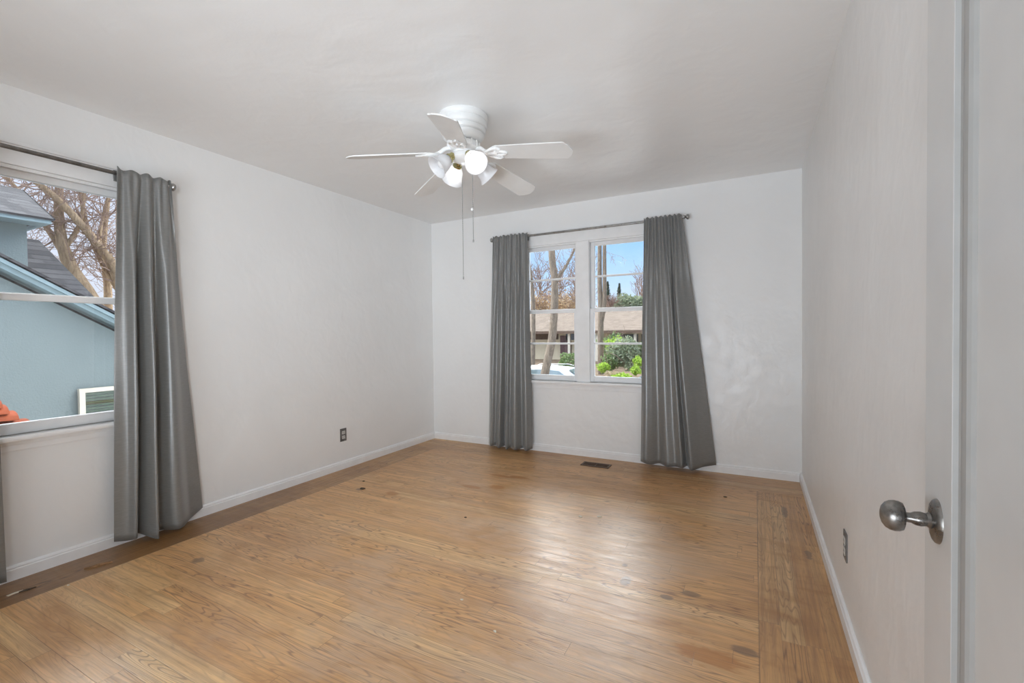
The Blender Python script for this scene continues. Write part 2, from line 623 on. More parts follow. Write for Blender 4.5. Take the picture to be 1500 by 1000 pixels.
def mat_metal(name, c1, c2, rough=0.35, metal=0.85, scale=25):
    b = NB(name)
    n = b.noise(b.coord(), scale, 4, 0.65)
    b.bsdf(b.ramp(n, ((0.35, c1), (0.65, c2))), b.rng(n, 0.3, 0.7, rough - 0.05, rough + 0.12), metal, 0.5)
    return b.done()


WALLC = (0.865, 0.865, 0.86)
M = dict(
    wall=mat_plaster('white_trowelled_plaster', WALLC, 0.38, 0.35),
    ceiling=mat_plaster('white_ceiling_plaster', (0.875, 0.875, 0.87), 0.55, 0.36, 0.55),
    floor=mat_floor(),
    trim=simple('white_gloss_trim_paint', (0.88, 0.88, 0.88), 0.28, 0, 0.5, 0.03, 12, 0.05),
    door=simple('pale_grey_door_paint', (0.66, 0.665, 0.66), 0.30, 0, 0.5, 0.03, 9, 0.08),
    mould=simple('shaded_moulding_paint', (0.40, 0.40, 0.39), 0.45, 0, 0.3, 0.04, 18, 0.05),  # shade on the moulding put into a darker paint colour
    curtain=mat_fabric('grey_satin_cloth', (0.20, 0.201, 0.194)),
    rod=mat_metal('dark_brushed_rod_metal', (0.14, 0.13, 0.12), (0.24, 0.23, 0.22), 0.35, 0.8),
    nickel=mat_metal('grey_nickel', (0.30, 0.30, 0.29), (0.45, 0.45, 0.44), 0.3, 0.85),
    glass=mat_glass('window_glass'),
    fan=simple('white_fan_enamel', (0.80, 0.80, 0.79), 0.30, 0, 0.5, 0.03, 15),
    blade=simple('white_fan_blade_laminate', (0.76, 0.76, 0.75), 0.42, 0, 0.4, 0.03, 8),
    brass=mat_metal('olive_brass', (0.42, 0.38, 0.18), (0.62, 0.57, 0.32), 0.25, 0.9),
    shade=mat_shade(),
    bulb=mat_emit('glowing_bulb', (1.0, 0.99, 0.97), 16.0),
    bulb_off=simple('frosted_unlit_bulb', (0.85, 0.85, 0.84), 0.35, 0, 0.5, 0.02),
    chain=mat_metal('dull_chain_metal', (0.28, 0.28, 0.27), (0.42, 0.42, 0.40), 0.4, 0.6, 200),
    bronze=mat_metal('aged_bronze', (0.13, 0.12, 0.11), (0.30, 0.285, 0.265), 0.28, 0.8, 35),
    plate=mat_metal('dull_steel_plate', (0.16, 0.16, 0.16), (0.24, 0.24, 0.24), 0.4, 0.6),
    recept=simple('pale_receptacle_plastic', (0.62, 0.62, 0.60), 0.35, 0, 0.5, 0.04),
    dark=simple('dark_cavity', (0.015, 0.014, 0.013), 0.8, 0, 0.2, 0.1),
    vent=mat_metal('brown_register_metal', (0.10, 0.062, 0.04), (0.17, 0.11, 0.075), 0.45, 0.3),
    splinter=simple('split_oak_wood', (0.30, 0.17, 0.085), 0.7, 0, 0.3, 0.3, 60),
    chip=simple('pale_paint_chip', (0.72, 0.66, 0.55), 0.6, 0, 0.3, 0.1, 60),
    crumb=simple('dark_grit', (0.10, 0.075, 0.055), 0.8, 0, 0.2, 0.2, 60),
)

# ------------------------------------------------------------------ room shell
T = 0.14                                   # wall thickness
WB = (1.15, 2.44, 0.715, 2.06)             # back window opening x0 x1 z0 z1
WL = (-3.64, -2.83, 0.715, 2.05)           # left window opening y0 y1 z0 z1


def struct(o, label, cat):
    return tag(o, label, cat, kind='structure')


m = MB(); m.box((-T, REAR - T, -0.06), (W + T, T, 0))
struct(m.build('floor', M['floor']), 'worn oak strip floor with a darker border along the walls', 'floor')
m = MB(); m.box((-T, REAR - T, H), (W + T, T, H + 0.12))
struct(m.build('ceiling', M['ceiling']), 'white trowelled plaster ceiling', 'ceiling')
m = MB()
m.box((0, 0, 0), (WB[0], T, H)); m.box((WB[1], 0, 0), (W, T, H))
m.box((WB[0], 0, 0), (WB[1], T, WB[2])); m.box((WB[0], 0, WB[3]), (WB[1], T, H))
struct(m.build('wall_back', M['wall']), 'white plaster back wall around the double window', 'wall')
m = MB()
m.box((-T, REAR, 0), (0, WL[0], H)); m.box((-T, WL[1], 0), (0, T, H))
m.box((-T, WL[0], 0), (0, WL[1], WL[2])); m.box((-T, WL[0], WL[3]), (0, WL[1], H))
struct(m.build('wall_left', M['wall']), 'white plaster left wall with one window', 'wall')
m = MB(); m.box((W, REAR, 0), (W + T, T, H))
struct(m.build('wall_right', M['wall']), 'white plaster right wall behind the open door', 'wall')
m = MB(); m.box((-T, REAR - T, 0), (W + T, REAR, H))
struct(m.build('wall_rear', M['wall']), 'white plaster wall behind the camera', 'wall')


def baseboard(name, a, b, nrm, label):
    """stepped profile swept from a to b, thickness along nrm"""
    a, b, nrm = Vector(a), Vector(b), Vector(nrm)
    prof = ((0, 0), (0.016, 0), (0.016, 0.052), (0.012, 0.056), (0.013, 0.062), (0.010, 0.068), (0.004, 0.072), (0, 0.072))
    mb = MB()
    mb.prism([a + nrm * t + Vector((0, 0, z)) for t, z in prof], b - a)
    struct(mb.build(name, M['trim']), label, 'baseboard')


baseboard('baseboard_left', (0, REAR, 0), (0, 0, 0), (1, 0, 0), 'white baseboard along the left wall')
baseboard('baseboard_back', (0.0165, 0, 0), (W - 0.0165, 0, 0), (0, -1, 0), 'white baseboard along the back wall')
baseboard('baseboard_right', (W, -4.06, 0), (W, 0, 0), (-1, 0, 0), 'white baseboard along the right wall')


# ------------------------------------------------------------------ windows
def sash(parent, name, P, u0, u1, z0, z1, d0, d1, stile, top, bot, munt=None):
    """P(u, depth, z) -> world; depth grows outwards"""
    mb = MB()
    mb.box(P(u0, d0, z0), P(u0 + stile, d1, z1), 0.003)
    mb.box(P(u1 - stile, d0, z0), P(u1, d1, z1), 0.003)
    mb.box(P(u0 + stile, d0, z0), P(u1 - stile, d1, z0 + bot), 0.003)
    mb.box(P(u0 + stile, d0, z1 - top), P(u1 - stile, d1, z1), 0.003)
    s = mb.build(name, M['trim'], parent)
    if munt:
        mb = MB(); mb.box(P(u0 + stile, d0 + 0.004, munt - 0.009), P(u1 - stile, d1 - 0.004, munt + 0.009), 0.003)
        mb.build('muntin', M['trim'], s)
    zs = [(z0 + bot, z1 - top)] if not munt else [(z0 + bot, munt - 0.009), (munt + 0.009, z1 - top)]
    dm = (d0 + d1) / 2
    for za, zb in zs:
        mb = MB(); mb.box(P(u0 + stile, dm - 0.0015, za), P(u1 - stile, dm + 0.0015, zb))
        mb.build('pane', M['glass'], s)
    return s


def window(name, P, units, opening, label, munts):
    u0, u1, z0, z1 = opening
    root = thing(name, P((u0 + u1) / 2, 0, z0), label, 'window', kind='structure')
    cw = 0.10
    mb = MB()        # casing, flat boards with a raised inner bead
    for a, b in ((u0 - cw, u0), (u1, u1 + cw)):
        mb.box(P(a, -0.018, z0), P(b, 0.0, z1), 0.003)
    mb.box(P(u0 - cw, -0.018, z1), P(u1 + cw, 0.0, z1 + 0.10), 0.003)
    mb.box(P(u0 - cw - 0.01, -0.026, z1 + 0.10), P(u1 + cw + 0.01, 0.0, z1 + 0.118), 0.004)
    mb.build('casing', M['trim'], root)
    mb = MB()        # stops around each unit
    for a, b in units:
        mb.box(P(a, 0.003, z0), P(a + 0.014, 0.015, z1), 0.002)
        mb.box(P(b - 0.014, 0.003, z0), P(b, 0.015, z1), 0.002)
        mb.box(P(a, 0.003, z1 - 0.014), P(b, 0.015, z1), 0.002)
    mb.build('stop_bead', M['trim'], root)
    mb = MB()        # jamb lining
    mb.box(P(u0, 0, z0), P(u0 + 0.006, T, z1)); mb.box(P(u1 - 0.006, 0, z0), P(u1, T, z1))
    mb.box(P(u0, 0, z1 - 0.006), P(u1, T, z1)); mb.box(P(u0, 0.03, z0), P(u1, T + 0.03, z0 + 0.0015))
    mb.build('jamb', M['trim'], root)
    if len(units) == 2:
        a, b = units[0][1], units[1][0]
        mb = MB()
        mb.box(P(a - 0.004, 0.0, z0), P(b + 0.004, T, z1))
        mb.box(P(a - 0.012, -0.014, z0), P(b + 0.012, 0.0, z1), 0.004)
        mb.build('mullion', M['trim'], root)
    mb = MB()
    mb.box(P(u0 - cw - 0.02, -0.058, z0 - 0.026), P(u1 + cw + 0.02, 0.03, z0), 0.010)
    mb.build('stool', M['trim'], root)
    mb = MB()
    mb.box(P(u0 - cw, -0.014, z0 - 0.050), P(u1 + cw, 0.0, z0 - 0.026), 0.003)
    mb.box(P(u0 - cw, -0.009, z0 - 0.078), P(u1 + cw, 0.0, z0 - 0.050), 0.002)
    mb.build('apron', M['trim'], root)
    for a, b in units:
        a += 0.008; b -= 0.008
        sash(root, 'upper_sash', P, a, b, 1.392, z1 - 0.006, 0.058, 0.092, 0.038, 0.036, 0.032, munts and munts[0])
        sash(root, 'lower_sash', P, a, b, z0 - 0.001, 1.418, 0.018, 0.054, 0.038, 0.034, 0.055, munts and munts[1])
    return root


PB = lambda u, d, z: (u, d, z)
PL = lambda u, d, z: (-d, u, z)
w2 = window('window_1', PB, ((1.15, 1.742), (1.848, 2.44)), WB, 'white double window of two sash units in the back wall', (1.724, 1.082))
w1 = window('window_2', PL, ((-3.64, -2.83),), WL, 'white sash window in the left wall facing the blue house', None)

# ------------------------------------------------------------------ door standing open in front of the right wall
DX = W - 0.070
DY = (-4.03, -3.205)
door = thing('door_1', (DX, DY[0], 0), 'pale grey panelled door standing open before the right wall', 'door', kind='structure')
TH = 0.034
Z0, Z1 = 0.012, 2.03
py0, py1, pz0, pz1 = DY[0] + 0.120, DY[1] - 0.120, 0.25, 1.90
mb = MB()
mb.box((DX, py1, Z0), (DX + TH, DY[1], Z1), 0.002); mb.box((DX, DY[0], Z0), (DX + TH, py0, Z1), 0.002)
mb.box((DX, py0, Z0), (DX + TH, py1, pz0)); mb.box((DX, py0, pz1), (DX + TH, py1, Z1))
mb.build('door_leaf', M['door'], door)
mb = MB(); mb.box((DX + 0.012, py0, pz0), (DX + TH - 0.008, py1, pz1)); mb.build('panel', M['door'], door)
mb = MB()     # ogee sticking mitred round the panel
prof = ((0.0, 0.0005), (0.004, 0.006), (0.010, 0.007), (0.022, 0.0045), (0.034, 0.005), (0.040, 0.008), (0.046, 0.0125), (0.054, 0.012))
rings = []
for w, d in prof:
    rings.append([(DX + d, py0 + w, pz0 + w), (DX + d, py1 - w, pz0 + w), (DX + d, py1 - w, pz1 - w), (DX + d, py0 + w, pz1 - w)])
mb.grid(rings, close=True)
tag(mb.build('panel_moulding', M['mould'], door), 'moulding framing the door panel, its shade painted grey')
KC = Vector((DX, -3.267, 0.887))
knob = None
mb = MB()
mb.lathe(((0.0, 0.0075), (0.013, 0.0075), (0.022, 0.0065), (0.027, 0.0062), (0.030, 0.004), (0.0315, 0.0)), rot_to((-1, 0, 0), KC) , 40, sx=1.0, sy=1.0)
for v in mb.bm.verts:                      # oval rose, taller than wide
    v.co.z = KC.z + (v.co.z - KC.z) * 1.12
    v.co.y = KC.y + (v.co.y - KC.y) * 0.86
rose = mb.build('knob_rose', M['bronze'], door, True)
mb = MB()
mb.lathe(((0.0115, 0.005), (0.0125, 0.010), (0.010, 0.014), (0.0115, 0.021), (0.0105, 0.028), (0.0078, 0.033), (0.0075, 0.041)), rot_to((-1, 0, 0), KC), 28)
mb.build('knob_shank', M['bronze'], door, True)
mb = MB()
mb.lathe(((0.0074, 0.039), (0.0150, 0.041), (0.0195, 0.043), (0.0215, 0.048), (0.0222, 0.054), (0.0212, 0.060), (0.0180, 0.066), (0.0125, 0.0705), (0.006, 0.0725), (0.0, 0.073)), rot_to((-1, 0, 0), KC), 40)
for v in mb.bm.verts:                      # oval knob
    v.co.z = KC.z + (v.co.z - KC.z) * 1.12
    v.co.y = KC.y + (v.co.y - KC.y) * 0.86
mb.build('door_knob', M['bronze'], door, True, 60)
for z in (0.25, 1.80):
    mb = MB(); mb.tube([(DX - 0.004, DY[0] - 0.004, z - 0.045), (DX - 0.004, DY[0] - 0.004, z + 0.045)], 0.006, 12)
    mb.build('hinge', M['bronze'], door, True)
mb = MB()
mb.box((W - 0.018, -4.14, 0), (W, -4.06, 2.06), 0.004)
struct(mb.build('trim_1', M['trim']), 'white door casing board on the right wall at the hinges', 'trim')

# ------------------------------------------------------------------ curtain rods
def rod_thing(P, u0, u1, z, d, label, wall_u, mat):
    root = thing('curtain_rod', P(u0, -d, z), label, 'curtain rod', 'curtain rods above the windows')
    mb = MB(); mb.tube([P(u0, -d, z), P(u1, -d, z)], 0.0105, 20); mb.build('pole', mat, root, True)
    for u, s in ((u0, -1), (u1, 1)):
        a = Vector(P(0, 0, 0)); dirv = Vector(P(s, 0, 0)) - a
        mb = MB()
        mb.lathe(((0.0095, -0.002), (0.014, 0.002), (0.014, 0.008), (0.009, 0.011), (0.013, 0.016), (0.0215, 0.022), (0.0235, 0.030), (0.0205, 0.038), (0.012, 0.043), (0.0, 0.045)),
                 rot_to(dirv, P(u, -d, z)), 24)
        mb.build('finial', M['nickel'], root, True, 50)
    for u in wall_u:
        mb = MB()
        mb.tube([P(u, 0, z - 0.016), P(u, -0.012, z - 0.016), P(u, -d, z - 0.016)], 0.006, 10)
        mb.box(P(u - 0.012, -0.005, z - 0.05), P(u + 0.012, 0.0, z + 0.02), 0.002)
        mb.tube([P(u, -d - 0.013, z - 0.002), P(u, -d - 0.010, z - 0.012), P(u, -d, z - 0.0165), P(u, -d + 0.010, z - 0.012), P(u, -d + 0.013, z - 0.002)], 0.0035, 8)
        mb.build('bracket', mat, root, True)
    return root


rod_thing(PB, 0.868, 2.722, 2.155, 0.082, 'grey metal curtain rod across the back wall double window', (0.90, 2.69), M['nickel'])
rod_thing(PL, -3.78, -2.70, 2.113, 0.082, 'dark metal curtain rod across the left wall window', (-3.74, -2.73), M['rod'])


# ------------------------------------------------------------------ curtains
def curtain(P, name, label, ztop, zrod, rows, hem, nu=150, nv=56, seed=1, gather=11, gamp=0.010, group=None):
    """rows: list of (v, [(along, depth), ...]); hem: heights along the bottom edge"""
    rnd = random.Random(seed)
    ph = rnd.uniform(0, 6)
    jit = [rnd.uniform(-0.35, 0.35) for _ in range(gather + 3)]

    def row_at(v, u):
        for (va, ra), (vb, rb) in zip(rows, rows[1:]):
            if v <= vb or vb == rows[-1][0]:
                t = sstep(v, va, vb) if vb > va else 0
                tl = min(max((v - va) / (vb - va), 0), 1)
                t = 0.5 * t + 0.5 * tl
                ya = catmull([q[0] for q in ra], u); da = catmull([q[1] for q in ra], u)
                yb = catmull([q[0] for q in rb], u); db = catmull([q[1] for q in rb], u)
                return ya + (yb - ya) * tl, da + (db - da) * t
    pts = []
    for i in range(nv + 1):
        v = i / nv
        line = []
        for k in range(nu + 1):
            u = k / nu
            al, dp = row_at(v, u)
            zb = catmull(hem, u)
            z = ztop + (zb - ztop) * v
            g = (1 - sstep(v, 0.06, 0.42))
            j = catmull(jit, u)
            dp += gamp * g * math.sin(2 * math.pi * gather * u + ph + 1.6 * j) * (0.75 + 0.5 * j)
            dp += 0.0022 * math.sin(9 * v + 17 * u + ph) * sstep(v, 0.1, 0.3)
            al += 0.003 * math.sin(5.1 * v + 8 * u + ph) * sstep(v, 0.1, 0.3)
            z += 0.007 * g * math.sin(2 * math.pi * gather * u * 0.7 + ph) if v < 0.03 else 0
            line.append(P(al, -dp, z))
        pts.append(line)
    a0 = P(rows[-1][1][0][0], 0, 0); a1 = P(rows[-1][1][-1][0], 0, 0)
    root = thing(name, ((a0[0] + a1[0]) / 2, (a0[1] + a1[1]) / 2, 0.0), label, 'curtain', group or 'grey curtains at the windows')
    mb = MB(); mb.grid(pts)
    o = mb.build('drape', M['curtain'], root, True, 80)
    md = o.modifiers.new('thickness', 'SOLIDIFY'); md.thickness = 0.0022; md.offset = 0
    # the pocket the rod runs through, closing behind it
    mb = MB()
    back = []
    ua, ub = rows[0][1][0][0], rows[0][1][-1][0]
    for i in range(9):
        z = ztop - 0.008 - 0.062 * i / 8
        back.append([P(ua + (ub - ua) * k / 60, -(0.0665 - 0.004 * math.sin(math.pi * i / 8) + 0.002 * math.sin(2 * math.pi * gather * k / 60)), z) for k in range(61)])
    mb.grid(back)
    p = mb.build('rod_pocket', M['curtain'], root, True, 80)
    md = p.modifiers.new('thickness', 'SOLIDIFY'); md.thickness = 0.002; md.offset = 0
    # stitched hem band on the inside of the lower edge
    return root


def even(a, b, ds):
    n = len(ds)
    return [(a + (b - a) * k / (n - 1), d) for k, d in enumerate(ds)]


def frac(a, b, fs, ds):
    return [(a + (b - a) * f, d) for f, d in zip(fs, ds)]


FL = (0.0, 0.12, 0.20, 0.33, 0.40, 0.50, 0.56, 0.70, 0.80, 0.92, 1.0)
FR = (0.0, 0.07, 0.16, 0.27, 0.38, 0.50, 0.585, 0.635, 0.70, 0.84, 1.0)
# left window, right-hand panel (control points run from the window side to the corner side)
curtain(PL, 'curtain', 'wide dark grey curtain right of the left wall window, hem kicked out', 2.140, 2.113, (
    (0.0, [(-2.962, .106), (-2.925, .101), (-2.885, .109), (-2.85, .102), (-2.815, .111), (-2.775, .103), (-2.735, .108), (-2.708, .098), (-2.690, .095)]),
    (0.30, [(-2.976, .090), (-2.930, .104), (-2.900, .140), (-2.872, .078), (-2.835, .152), (-2.785, .080), (-2.735, .132), (-2.680, .086), (-2.639, .060)]),
    (0.62, [(-2.992, .084), (-2.945, .104), (-2.910, .148), (-2.878, .068), (-2.835, .172), (-2.788, .074), (-2.726, .144), (-2.645, .080), (-2.585, .045)]),
    (1.0, [(-3.010, .080), (-2.960, .100), (-2.925, .128), (-2.893, .066), (-2.840, .182), (-2.795, .085), (-2.715, .158), (-2.620, .088), (-2.520, .030)]),
), [0.050, 0.040, 0.045, 0.052, 0.020, 0.034, 0.026, 0.045, 0.066], seed=3, gather=6, gamp=0.009)
# left window, left-hand panel: only its inner edge shows
curtain(PL, 'curtain', 'dark grey curtain at the left edge of the left wall window', 2.140, 2.113, (
    (0.0, even(-3.77, -3.47, [.108, .101, .11, .102, .109, .102, .106])),
    (1.0, even(-3.88, -3.425, [.06, .11, .145, .09, .15, .095, .085])),
), [0.05, 0.035, 0.025, 0.04, 0.02, 0.035, 0.03], seed=5, gather=7)
# back window
curtain(PB, 'curtain', 'narrow grey curtain left of the back window, hanging straight', 2.182, 2.155, (
    (0.0, even(0.868, 1.262, [.100, .106, .098, .108, .100, .110, .101, .109, .099, .106, .100])),
    (0.35, frac(0.832, 1.265, FL, [.090, .126, .100, .134, .088, .130, .104, .140, .092, .128, .074])),
    (1.0, frac(0.760, 1.272, FL, [.062, .132, .100, .146, .078, .140, .108, .156, .086, .134, .066])),
), [0.03, 0.022, 0.03, 0.018, 0.03, 0.012, 0.028, 0.02, 0.03, 0.02, 0.03], seed=7, gather=13)
curtain(PB, 'curtain', 'grey curtain right of the back window, flaring towards the floor', 2.180, 2.155, (
    (0.0, even(2.395, 2.706, [.100, .108, .099, .109, .100, .110, .101, .108, .099, .104, .096])),
    (0.30, frac(2.380, 2.783, FR, [.088, .122, .112, .098, .122, .108, .124, .092, .130, .096, .070])),
    (0.65, frac(2.363, 2.872, FR, [.084, .128, .116, .094, .124, .110, .128, .086, .140, .088, .046])),
    (1.0, frac(2.345, 2.962, FR, [.082, .134, .120, .092, .128, .112, .130, .080, .148, .078, .032])),
), [0.036, 0.04, 0.028, 0.04, 0.03, 0.034, 0.032, 0.042, 0.028, 0.05, 0.066], seed=9, gather=12)

# ------------------------------------------------------------------ ceiling fan
FC = Vector((1.765, -1.981, H))
fan = thing('ceiling_fan', FC, 'white five-blade ceiling fan with four bell glass lights', 'ceiling fan')
mb = MB()
mb.lathe(((0.0, 0.0), (0.139, 0.0), (0.143, -0.006), (0.143, -0.020), (0.137, -0.030), (0.131, -0.034), (0.137, -0.042), (0.138, -0.058), (0.134, -0.068), (0.124, -0.073),
          (0.130, -0.080), (0.130, -0.092), (0.125, -0.100), (0.114, -0.104), (0.120, -0.111), (0.118, -0.122), (0.108, -0.134), (0.098, -0.140), (0.080, -0.146), (0.0, -0.146)), Matrix.Translation(FC), 56)
mb.build('motor_housing', M['fan'], fan, True, 35)
mb = MB()
mb.lathe(((0.0, -0.146), (0.062, -0.146), (0.086, -0.155), (0.092, -0.170), (0.090, -0.186), (0.080, -0.196), (0.060, -0.202), (0.056, -0.212), (0.068, -0.220),
          (0.070, -0.238), (0.060, -0.252), (0.040, -0.262), (0.018, -0.268), (0.012, -0.280), (0.0, -0.284)), Matrix.Translation(FC), 48)
mb.build('light_hub', M['fan'], fan, True, 35)
for k in range(14):
    a = 2 * math.pi * k / 14
    mb = MB()
    mb.box((0.086, -0.004, -0.190), (0.096, 0.004, -0.152), 0.001, Matrix.Translation(FC) @ Matrix.Rotation(a, 4, 'Z'))
    mb.build('hub_rib', M['fan'], fan)


def blade_mesh():
    mb = MB()
    half = [(0.195, 0.046), (0.215, 0.056), (0.32, 0.061), (0.47, 0.067), (0.604, 0.071), (0.614, 0.066), (0.617, 0.056), (0.630, 0.046), (0.643, 0.020)]
    out = [(x, -y) for x, y in half] + [(0.648, 0.0)] + [(x, y) for x, y in reversed(half)]
    mb.prism([(x, y, 0) for x, y in out], (0, 0, 0.006))
    return mb


def iron_mesh():
    """ornate cast bracket: arm, three-lobed scroll plate, screws"""
    mb = MB()
    mb.tube([(0.070, 0, 0.030), (0.105, 0, 0.026), (0.140, 0, 0.006), (0.170, 0, -0.003), (0.215, 0, -0.004)], [0.013, 0.013, 0.012, 0.011, 0.009], 10)
    for s in (-1, 1):
        mb.tube([(0.135, 0, 0.002), (0.165, 0.022 * s, -0.004), (0.195, 0.042 * s, -0.005), (0.222, 0.044 * s, -0.005), (0.236, 0.034 * s, -0.005), (0.226, 0.022 * s, -0.005), (0.21, 0.026 * s, -0.005)],
                [0.009, 0.010, 0.010, 0.009, 0.008, 0.007, 0.006], 8)
        mb.tube([(0.20, 0.012 * s, -0.004), (0.235, 0.016 * s, -0.005), (0.262, 0.008 * s, -0.005), (0.272, 0.0, -0.005)], [0.008, 0.008, 0.007, 0.006], 8)
    mb.prism([(0.16, -0.018, -0.003), (0.215, -0.046, -0.003), (0.238, -0.040, -0.003), (0.245, -0.018, -0.003), (0.275, 0, -0.003), (0.245, 0.018, -0.003), (0.238, 0.040, -0.003), (0.215, 0.046, -0.003), (0.16, 0.018, -0.003)], (0, 0, 0.0025))
    for x, y in ((0.215, 0.036), (0.215, -0.036), (0.258, 0.0)):
        mb.lathe(((0.0, -0.0035), (0.004, -0.003), (0.0055, 0.0)), Matrix.Translation((x, y, -0.006)), 12)
    return mb


BZ = -0.245                         # blade tips hang a little below the hub
bm_blade = bm_iron = None
for k in range(5):
    a = math.radians(6.6 + 72 * k)
    Mx = Matrix.Translation(FC + Vector((0, 0, -0.208))) @ Matrix.Rotation(a, 4, 'Z') @ Matrix.Rotation(math.radians(7.5), 4, 'Y') @ Matrix.Rotation(math.radians(-14), 4, 'X')
    for kind, fn, mt in (('blade', blade_mesh, M['blade']), ('blade_iron', iron_mesh, M['fan'])):
        mb = fn()
        bmesh.ops.transform(mb.bm, matrix=Mx, verts=mb.bm.verts[:])
        mb.build(kind, mt, fan, kind == 'blade_iron', 40)

SHADE_ANG = (328, 58, 148, 238)
for i, deg in enumerate(SHADE_ANG):
    a = math.radians(deg)
    rad = Vector((math.cos(a), math.sin(a), 0))
    ax = (rad * 0.72 + Vector((0, 0, -0.60))).normalized()
    s0 = FC + rad * 0.058 + Vector((0, 0, -0.228))
    neck = s0 + ax * 0.030
    mb = MB()
    mb.tube([FC + rad * 0.040 + Vector((0, 0, -0.226)), s0 + Vector((0, 0, 0.002)), s0 + ax * 0.012], [0.011, 0.012, 0.014], 12)
    arm = mb.build('lamp_arm', M['fan'], fan, True)
    mb = MB()
    mb.lathe(((0.0, 0.006), (0.018, 0.006), (0.021, 0.010), (0.021, 0.032), (0.0275, 0.036), (0.0275, 0.046), (0.0, 0.046)), rot_to(ax, s0), 24)
    tag(mb.build('socket', M['brass'], fan, True, 35), 'brass-coloured lamp socket')
    mb = MB()
    sh = []
    outer = [(0.0235, 0.044), (0.027, 0.050), (0.036, 0.060), (0.044, 0.074), (0.048, 0.090), (0.050, 0.106), (0.054, 0.122), (0.062, 0.136), (0.066, 0.142)]
    inner = [(r - 0.003, z + 0.0005) for r, z in reversed(outer)]
    mb.lathe(outer + inner, rot_to(ax, s0), 48)
    mb.build('glass_shade', M['shade'], fan, True, 50)
    mb = MB()
    mb.lathe(((0.0, 0.046), (0.012, 0.048), (0.013, 0.060), (0.022, 0.074), (0.0275, 0.090), (0.0265, 0.104), (0.019, 0.115), (0.008, 0.1195), (0.0, 0.120)), rot_to(ax, s0), 28)
    mb.build('light_bulb', M['bulb'] if deg in (328, 148) else M['bulb_off'], fan, True, 60)


def chain(x, y, zt, zb, beads=(), r=0.0016):
    mb = MB()
    mb.tube([(x, y, zt), (x, y, zb + 0.02)], r, 6)
    n = int((zt - zb) / 0.012)
    for k in range(n):
        z = zt - k * (zt - zb - 0.02) / n
        mb.lathe(((0, 0.0024), (0.0022, 0.0012), (0.0026, 0), (0.0022, -0.0012), (0, -0.0024)), Matrix.Translation((x, y, z)), 6)
    c = mb.build('pull_chain', M['chain'], fan, True)
    mb = MB()
    mb.lathe(((0, 0.022), (0.002, 0.021), (0.004, 0.012), (0.0045, 0.006), (0.003, 0.001), (0, 0)), Matrix.Translation((x, y, zb)), 12)
    mb.build('chain_pull', M['nickel'], c, True)
    for z in beads:
        mb = MB()
        mb.lathe(((0, 0.009), (0.006, 0.007), (0.0085, 0), (0.006, -0.007), (0, -0.009)), Matrix.Translation((x - 0.006, y, z)), 14)
        mb.build('chain_connector', M['fan'], c, True)


chain(FC.x - 0.012, FC.y, FC.z - 0.26, 1.505)
chain(FC.x + 0.052, FC.y + 0.012, FC.z - 0.24, 1.715, beads=(1.905,))

# ------------------------------------------------------------------ outlets, floor register
def outlet(P, u, z, label, mat, crooked=0.0):
    root = thing('wall_outlet', P(u, 0, z), label, 'outlet', 'wall outlets')
    mb = MB(); mb.box(P(u - 0.035, -0.005, z - 0.057), P(u + 0.035, 0.0, z + 0.057), 0.002)
    mb.build('cover_plate', mat, root)
    for dz in (0.021, -0.021):
        mb = MB()
        mb.box(P(u - 0.017, -0.0075, z + dz - 0.014), P(u + 0.017, -0.004, z + dz + 0.014), 0.0015)
        r = mb.build('receptacle', M['recept'], root)
        mb = MB()
        for du in (-0.0065, 0.0065):
            mb.box(P(u + du - 0.0012, -0.0078, z + dz - 0.004), P(u + du + 0.0012, -0.0072, z + dz + 0.006))
        mb.build('slots', M['dark'], r)
    mb = MB(); mb.tube([P(u, -0.0045, z), P(u, -0.0075, z)], 0.003, 10); mb.build('screw', M['nickel'], root)
    return root


PR = lambda u, d, z: (W + d, u, z)
outlet(PL, -1.315, 0.302, 'dark wall outlet plate low on the left wall', M['plate'])
outlet(PR, -1.965, 0.318, 'tarnished metal outlet plate low on the right wall near the door knob', M['plate'])

vent = thing('floor_register', (1.99, -0.252, 0), 'brown louvred heating register set in the floor below the back window', 'floor vent')
vx0, vx1, vy0, vy1 = 1.862, 2.118, -0.312, -0.192
mb = MB(); mb.box((vx0 + 0.012, vy0 + 0.012, 0.0004), (vx1 - 0.012, vy1 - 0.012, 0.0012)); mb.build('duct_shadow_gap', M['dark'], vent)
mb = MB()
mb.box((vx0, vy0, 0), (vx1, vy0 + 0.016, 0.006), 0.002); mb.box((vx0, vy1 - 0.016, 0), (vx1, vy1, 0.006), 0.002)
mb.box((vx0, vy0 + 0.016, 0), (vx0 + 0.016, vy1 - 0.016, 0.006), 0.002); mb.box((vx1 - 0.016, vy0 + 0.016, 0), (vx1, vy1 - 0.016, 0.006), 0.002)
mb.build('register_frame', M['vent'], vent)
mb = MB()
for k in range(6):
    y = vy0 + 0.024 + k * 0.0145
    mb.box((vx0 + 0.016, y, 0.001), (vx1 - 0.016, y + 0.004, 0.0045))
mb.box((1.988, vy0 + 0.016, 0.001), (1.992, vy1 - 0.016, 0.005))
mb.build('louvres', M['vent'], vent)


